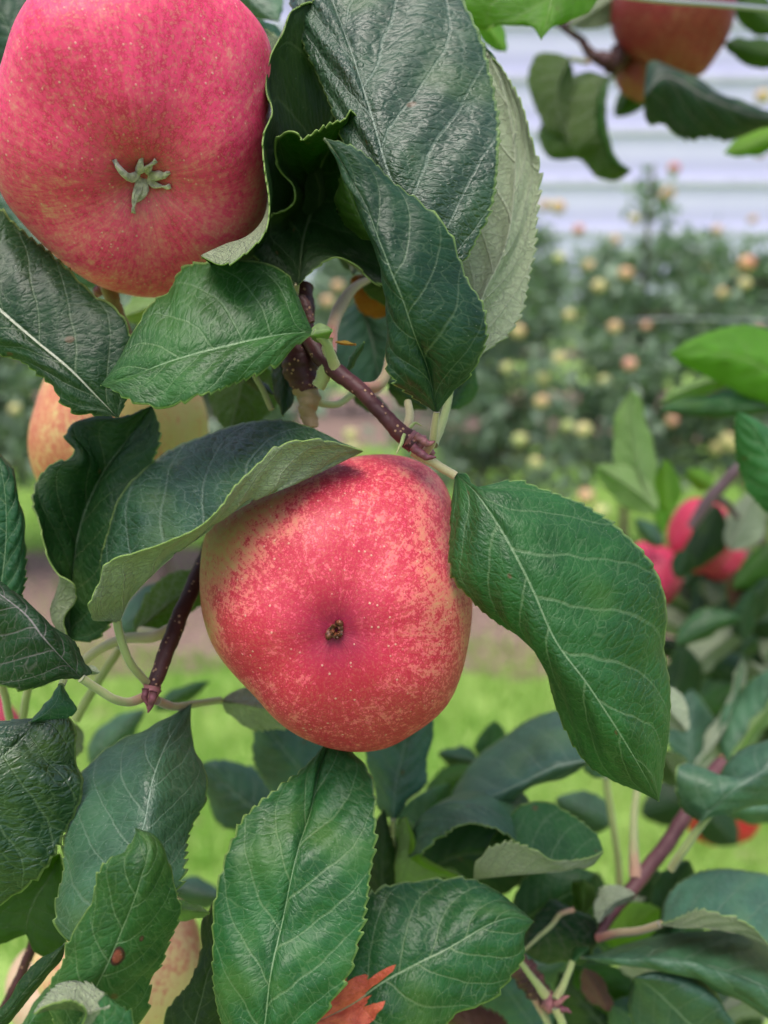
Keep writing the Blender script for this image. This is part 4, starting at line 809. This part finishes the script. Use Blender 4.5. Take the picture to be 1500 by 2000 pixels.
S('dark blurred leaf under the left bottom of the centre apple', 'haze', (640,1570,285), (500,1395,285), 70, 66)
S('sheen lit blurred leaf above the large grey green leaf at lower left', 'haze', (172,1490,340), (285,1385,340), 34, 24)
S('dim leaf floating over the grass right of the little bud', 'mid', (300,1385,340), (410,1330,340), 16, 18)
S('grey leaf on a pinkish stalk disappearing behind the centre apple', 'pale', (430,1368,232), (620,1400,240), 34, 40, 0, under=True, pet=("430,1368 385,1374 340,1380 305,1368", [232, 215, 199], [14, 15, 18], 'p'))
S('blue sheen leaf seen past the plum twig', 'haze', (238,1235,300), (352,1135,300), 40, 52, 0)
S('olive leaf crossing behind the plum twig on a thick stalk', 'olive', (262,1238,240), (470,1110,245), 44, 34, 16, under=True, pet=("275,1232 330,1236 352,1215", [240, 214], [18, 26], 't'))
S('grey green leaf stalked from the plum twig going behind the purple veined leaf', 'pale', (168,1288,230), (40,1330,240), 20, 24, 0, under=True, pet=("165,1290 195,1268 240,1248 300,1243 345,1222", [230, 214], [18, 20, 24], 't'))
S('pale stalked leaf hidden under the broad glossy leaf', 'pale', (146,1412,240), (130,1500,240), 20, 20, 0, under=True, pet=("148,1405 180,1350 212,1300 235,1265", [240, 236], [18, 17, 16], 'g'))
S('leaf stalked at the left edge, mostly behind the purple veined leaf', 'mid', (20,1412,230), (-40,1480,230), 20, 30, pet=("20,1412 12,1370 2,1330", [230, 222], [15, 15], 'g'))
S('leaf on a straight green stalk behind the broad glossy leaf', 'mid', (44,1410,232), (30,1480,232), 20, 24, pet=("44,1410 50,1370 58,1325", [232, 226], [15, 15], 'g'))
S('yellow green pointed tip above the peach apple at lower left', 'yel', (300,1768,205), (409,1784,203), 14, 20, 0, under=True, fold=4, quilt=.4, serr=.3)
S('bluish blurred leaf behind the yellow green tip', 'haze', (330,1735,330), (440,1755,330), 30, 28)
S('dull grey leaf in the bottom left under the spotted leaf', 'pale', (30,2040,205), (125,1900,205), 14, 40, 0)
S('green leaf top of frame between the largest apple and the big bluish leaf', 'haze', (450,-60,260), (545,42,258), 70, 30, -10)
S('small dark scalloped leaf at the upper right shoulder of the largest apple', 'mid', (560,110,245), (500,38,240), 22, 24)
S('tiny grey leaf lobe right of the largest apple near the top', 'mid', (545,150,235), (510,55,232), 16, 26, 0, under=True)
S('dark leaf in the top left corner behind the largest apple', 'dark', (60,140,245), (-30,-30,245), 60, 70)
S('lighter leaf edge at the top left corner', 'mid', (90,-50,250), (22,22,250), 30, 26)
S('bluish blurred leaf at the left edge under the largest apple', 'haze', (120,520,260), (-30,360,260), 26, 34)
S('green blurred leaf behind the lower left flank of the largest apple', 'haze', (220,560,330), (-20,380,330), 50, 40)
S('light green leaf behind the bottom of the largest apple', 'yel', (400,560,270), (240,620,280), 40, 50, 0, under=True)
S('olive translucent leaf above the folded leaf in the centre left', 'olive', (485,690,262), (450,850,262), 72, 62, 0, under=True, hi=True)
S('small dark leaf hanging beside the thick spur', 'deep', (548,690,214), (553,812,210), 24, 24, 6)
S('sliver of dark leaf left of the thick spur', 'deep', (470,725,222), (536,772,220), 10, 12, pet=("495,728 515,765 530,800", [214, 212], [12, 11], 'g'))
S('orange autumn leaf showing behind the hanging middle leaf', 'orange', (790,590,250), (684,545,250), 44, 44, 10, hi=False)
S('dark green leaf over the orange leaf behind the middle leaf', 'deep', (800,585,240), (700,545,236), 34, 34, -6)
S('blue grey blurred leaf behind the speckled twig', 'haze', (700,590,280), (735,770,275), 60, 80, 12, fold=-10)
S('green stalked leaf behind the speckled twig, stalk flushed red', 'deep', (722,545,235), (775,520,240), 20, 20, pet=("722,545 692,562 664,600 650,640 646,690", [235, 205], [12, 18, 25, 24, 22], 'r'))
S('slim green stipule standing by the speckled twig', 'mid', (676,728,205), (712,668,202), 7, 9, 3, serr=0, quilt=0, fold=2)
S('tiny orange dried stipule by the thick spur', 'orange', (655,668,200), (695,673,198), 5, 4, 0, serr=0, quilt=0, fold=1)
S('rolled leaf lobe at the base of the fresh green leaf', 'yel', (605,655,191), (650,645,189), 16, 16, 0, under=True, fold=4, quilt=.3, serr=.2)
S('dark small leaf behind the base of the hanging middle leaf', 'mid', (760,745,240), (835,800,238), 28, 24, pet=("797,785 800,815 790,848", [200, 193], [15, 17, 24], 't'))
S('dark leaf behind the pale stalk beside the hanging middle leaf', 'mid', (880,800,250), (925,715,250), 26, 30)
S('leaf hidden by the hanging middle leaf on a curved pink stalk', 'deep', (762,690,215), (820,600,220), 20, 26, pet=("762,690 752,735 735,755 705,758", [208, 198], [18, 22, 24], 'r'))
S('leaf hidden behind the speckled twig on a thin green stalk', 'deep', (690,770,240), (760,800,245), 16, 18, pet=("692,768 655,790 622,785 606,765", [230, 206], [13, 14, 18], 'g'))
S('dark green pale edged fragment left of the hanging middle leaf', 'olive', (735,470,196), (668,335,192), 34, 26, 8)
S('tiny grey stipule at the base of the purple veined leaf', 'pale', (165,1305,184), (194,1313,186), 8, 7, 0, under=True, serr=0, quilt=0, fold=1)
S('leaf stalked to the scaly spur, running up left', 'mid', (1013,1878,240), (985,1850,246), 14, 16, pet=("1014,1876 1040,1910 1066,1944", [240, 240], [11, 13, 20], 'g'))
S('leaf on a yellowish stalk rising from the scaly spur', 'mid', (1118,1880,246), (1150,1850,252), 16, 18, pet=("1118,1878 1104,1915 1086,1952", [246, 240], [12, 13, 18], 'g'))
S('leaf below the frame on a stalk from the pink tip', 'mid', (1105,2030,238), (1130,2110,238), 30, 30, pet=("1105,2032 1098,2000 1086,1968", [238, 240], [16, 16, 18], 'g'))
S('second leaf below the frame on a stalk from the scaly spur', 'mid', (1085,2040,244), (1080,2110,244), 30, 30, pet=("1085,2042 1066,1990 1046,1948", [244, 246], [15, 15, 20], 'p'))
S('dried beige leaf scrap hanging in the bottom right leaves', 'rust', (1140,1890,265), (1192,1975,265), 18, 22, 0, under=True)
S('olive leaf behind the dried beige scrap', 'olive', (1120,1890,285), (1290,1990,285), 40, 46)
S('dark leaf filling the gap right of the red patched leaf', 'haze', (1060,2030,275), (960,1890,275), 70, 70)
S('blue sheen leaf at the bottom under the long shiny leaf', 'haze', (1190,1960,275), (1360,2080,275), 60, 60)
S('dark leaf at the bottom edge below the scaly spur', 'dark', (1240,2080,290), (1090,1900,295), 70, 70)
S('brown shaded leaf below the red patched leaf', 'rust', (1000,2060,255), (860,1970,255), 40, 50)
# shaded leaves deep inside the two branches: nothing tells them apart
rs = np.random.RandomState(21)
def fill(n, x0, x1, y0, y1, d0, d1, mats, label, group, ln=(90, 150)):
    for i in range(n):
        x, y, d = rs.uniform(x0, x1), rs.uniform(y0, y1), rs.uniform(d0, d1); a_ = rs.uniform(0, 6.28); L = rs.uniform(*ln); W = L * rs.uniform(.2, .33)
        S(label, mats[i % len(mats)], (x - L/2*math.cos(a_), y - L/2*math.sin(a_), d), (x + L/2*math.cos(a_), y + L/2*math.sin(a_), d + rs.uniform(-15, 15)), W, W*rs.uniform(.6, 1.1), rs.uniform(-12, 12), under=rs.rand() < .25, fold=rs.uniform(3, 14), group=group, nu=50, nv=13)
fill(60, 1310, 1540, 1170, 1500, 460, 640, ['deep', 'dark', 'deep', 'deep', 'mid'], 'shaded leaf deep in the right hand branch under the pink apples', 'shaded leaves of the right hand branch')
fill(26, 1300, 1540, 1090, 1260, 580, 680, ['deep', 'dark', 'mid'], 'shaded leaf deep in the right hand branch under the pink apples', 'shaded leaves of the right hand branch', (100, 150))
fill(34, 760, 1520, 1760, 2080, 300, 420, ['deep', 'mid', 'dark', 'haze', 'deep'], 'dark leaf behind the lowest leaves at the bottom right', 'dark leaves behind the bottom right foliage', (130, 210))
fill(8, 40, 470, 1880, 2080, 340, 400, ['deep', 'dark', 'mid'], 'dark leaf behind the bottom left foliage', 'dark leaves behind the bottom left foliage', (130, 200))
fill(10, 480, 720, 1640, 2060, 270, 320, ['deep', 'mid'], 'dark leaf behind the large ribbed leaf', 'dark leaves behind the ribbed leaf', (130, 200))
fill(5, 560, 780, 400, 520, 236, 262, ['deep', 'deep'], 'dark leaf in the shade behind the crumpled leaf', 'dark leaves behind the crumpled leaf', (130, 180))
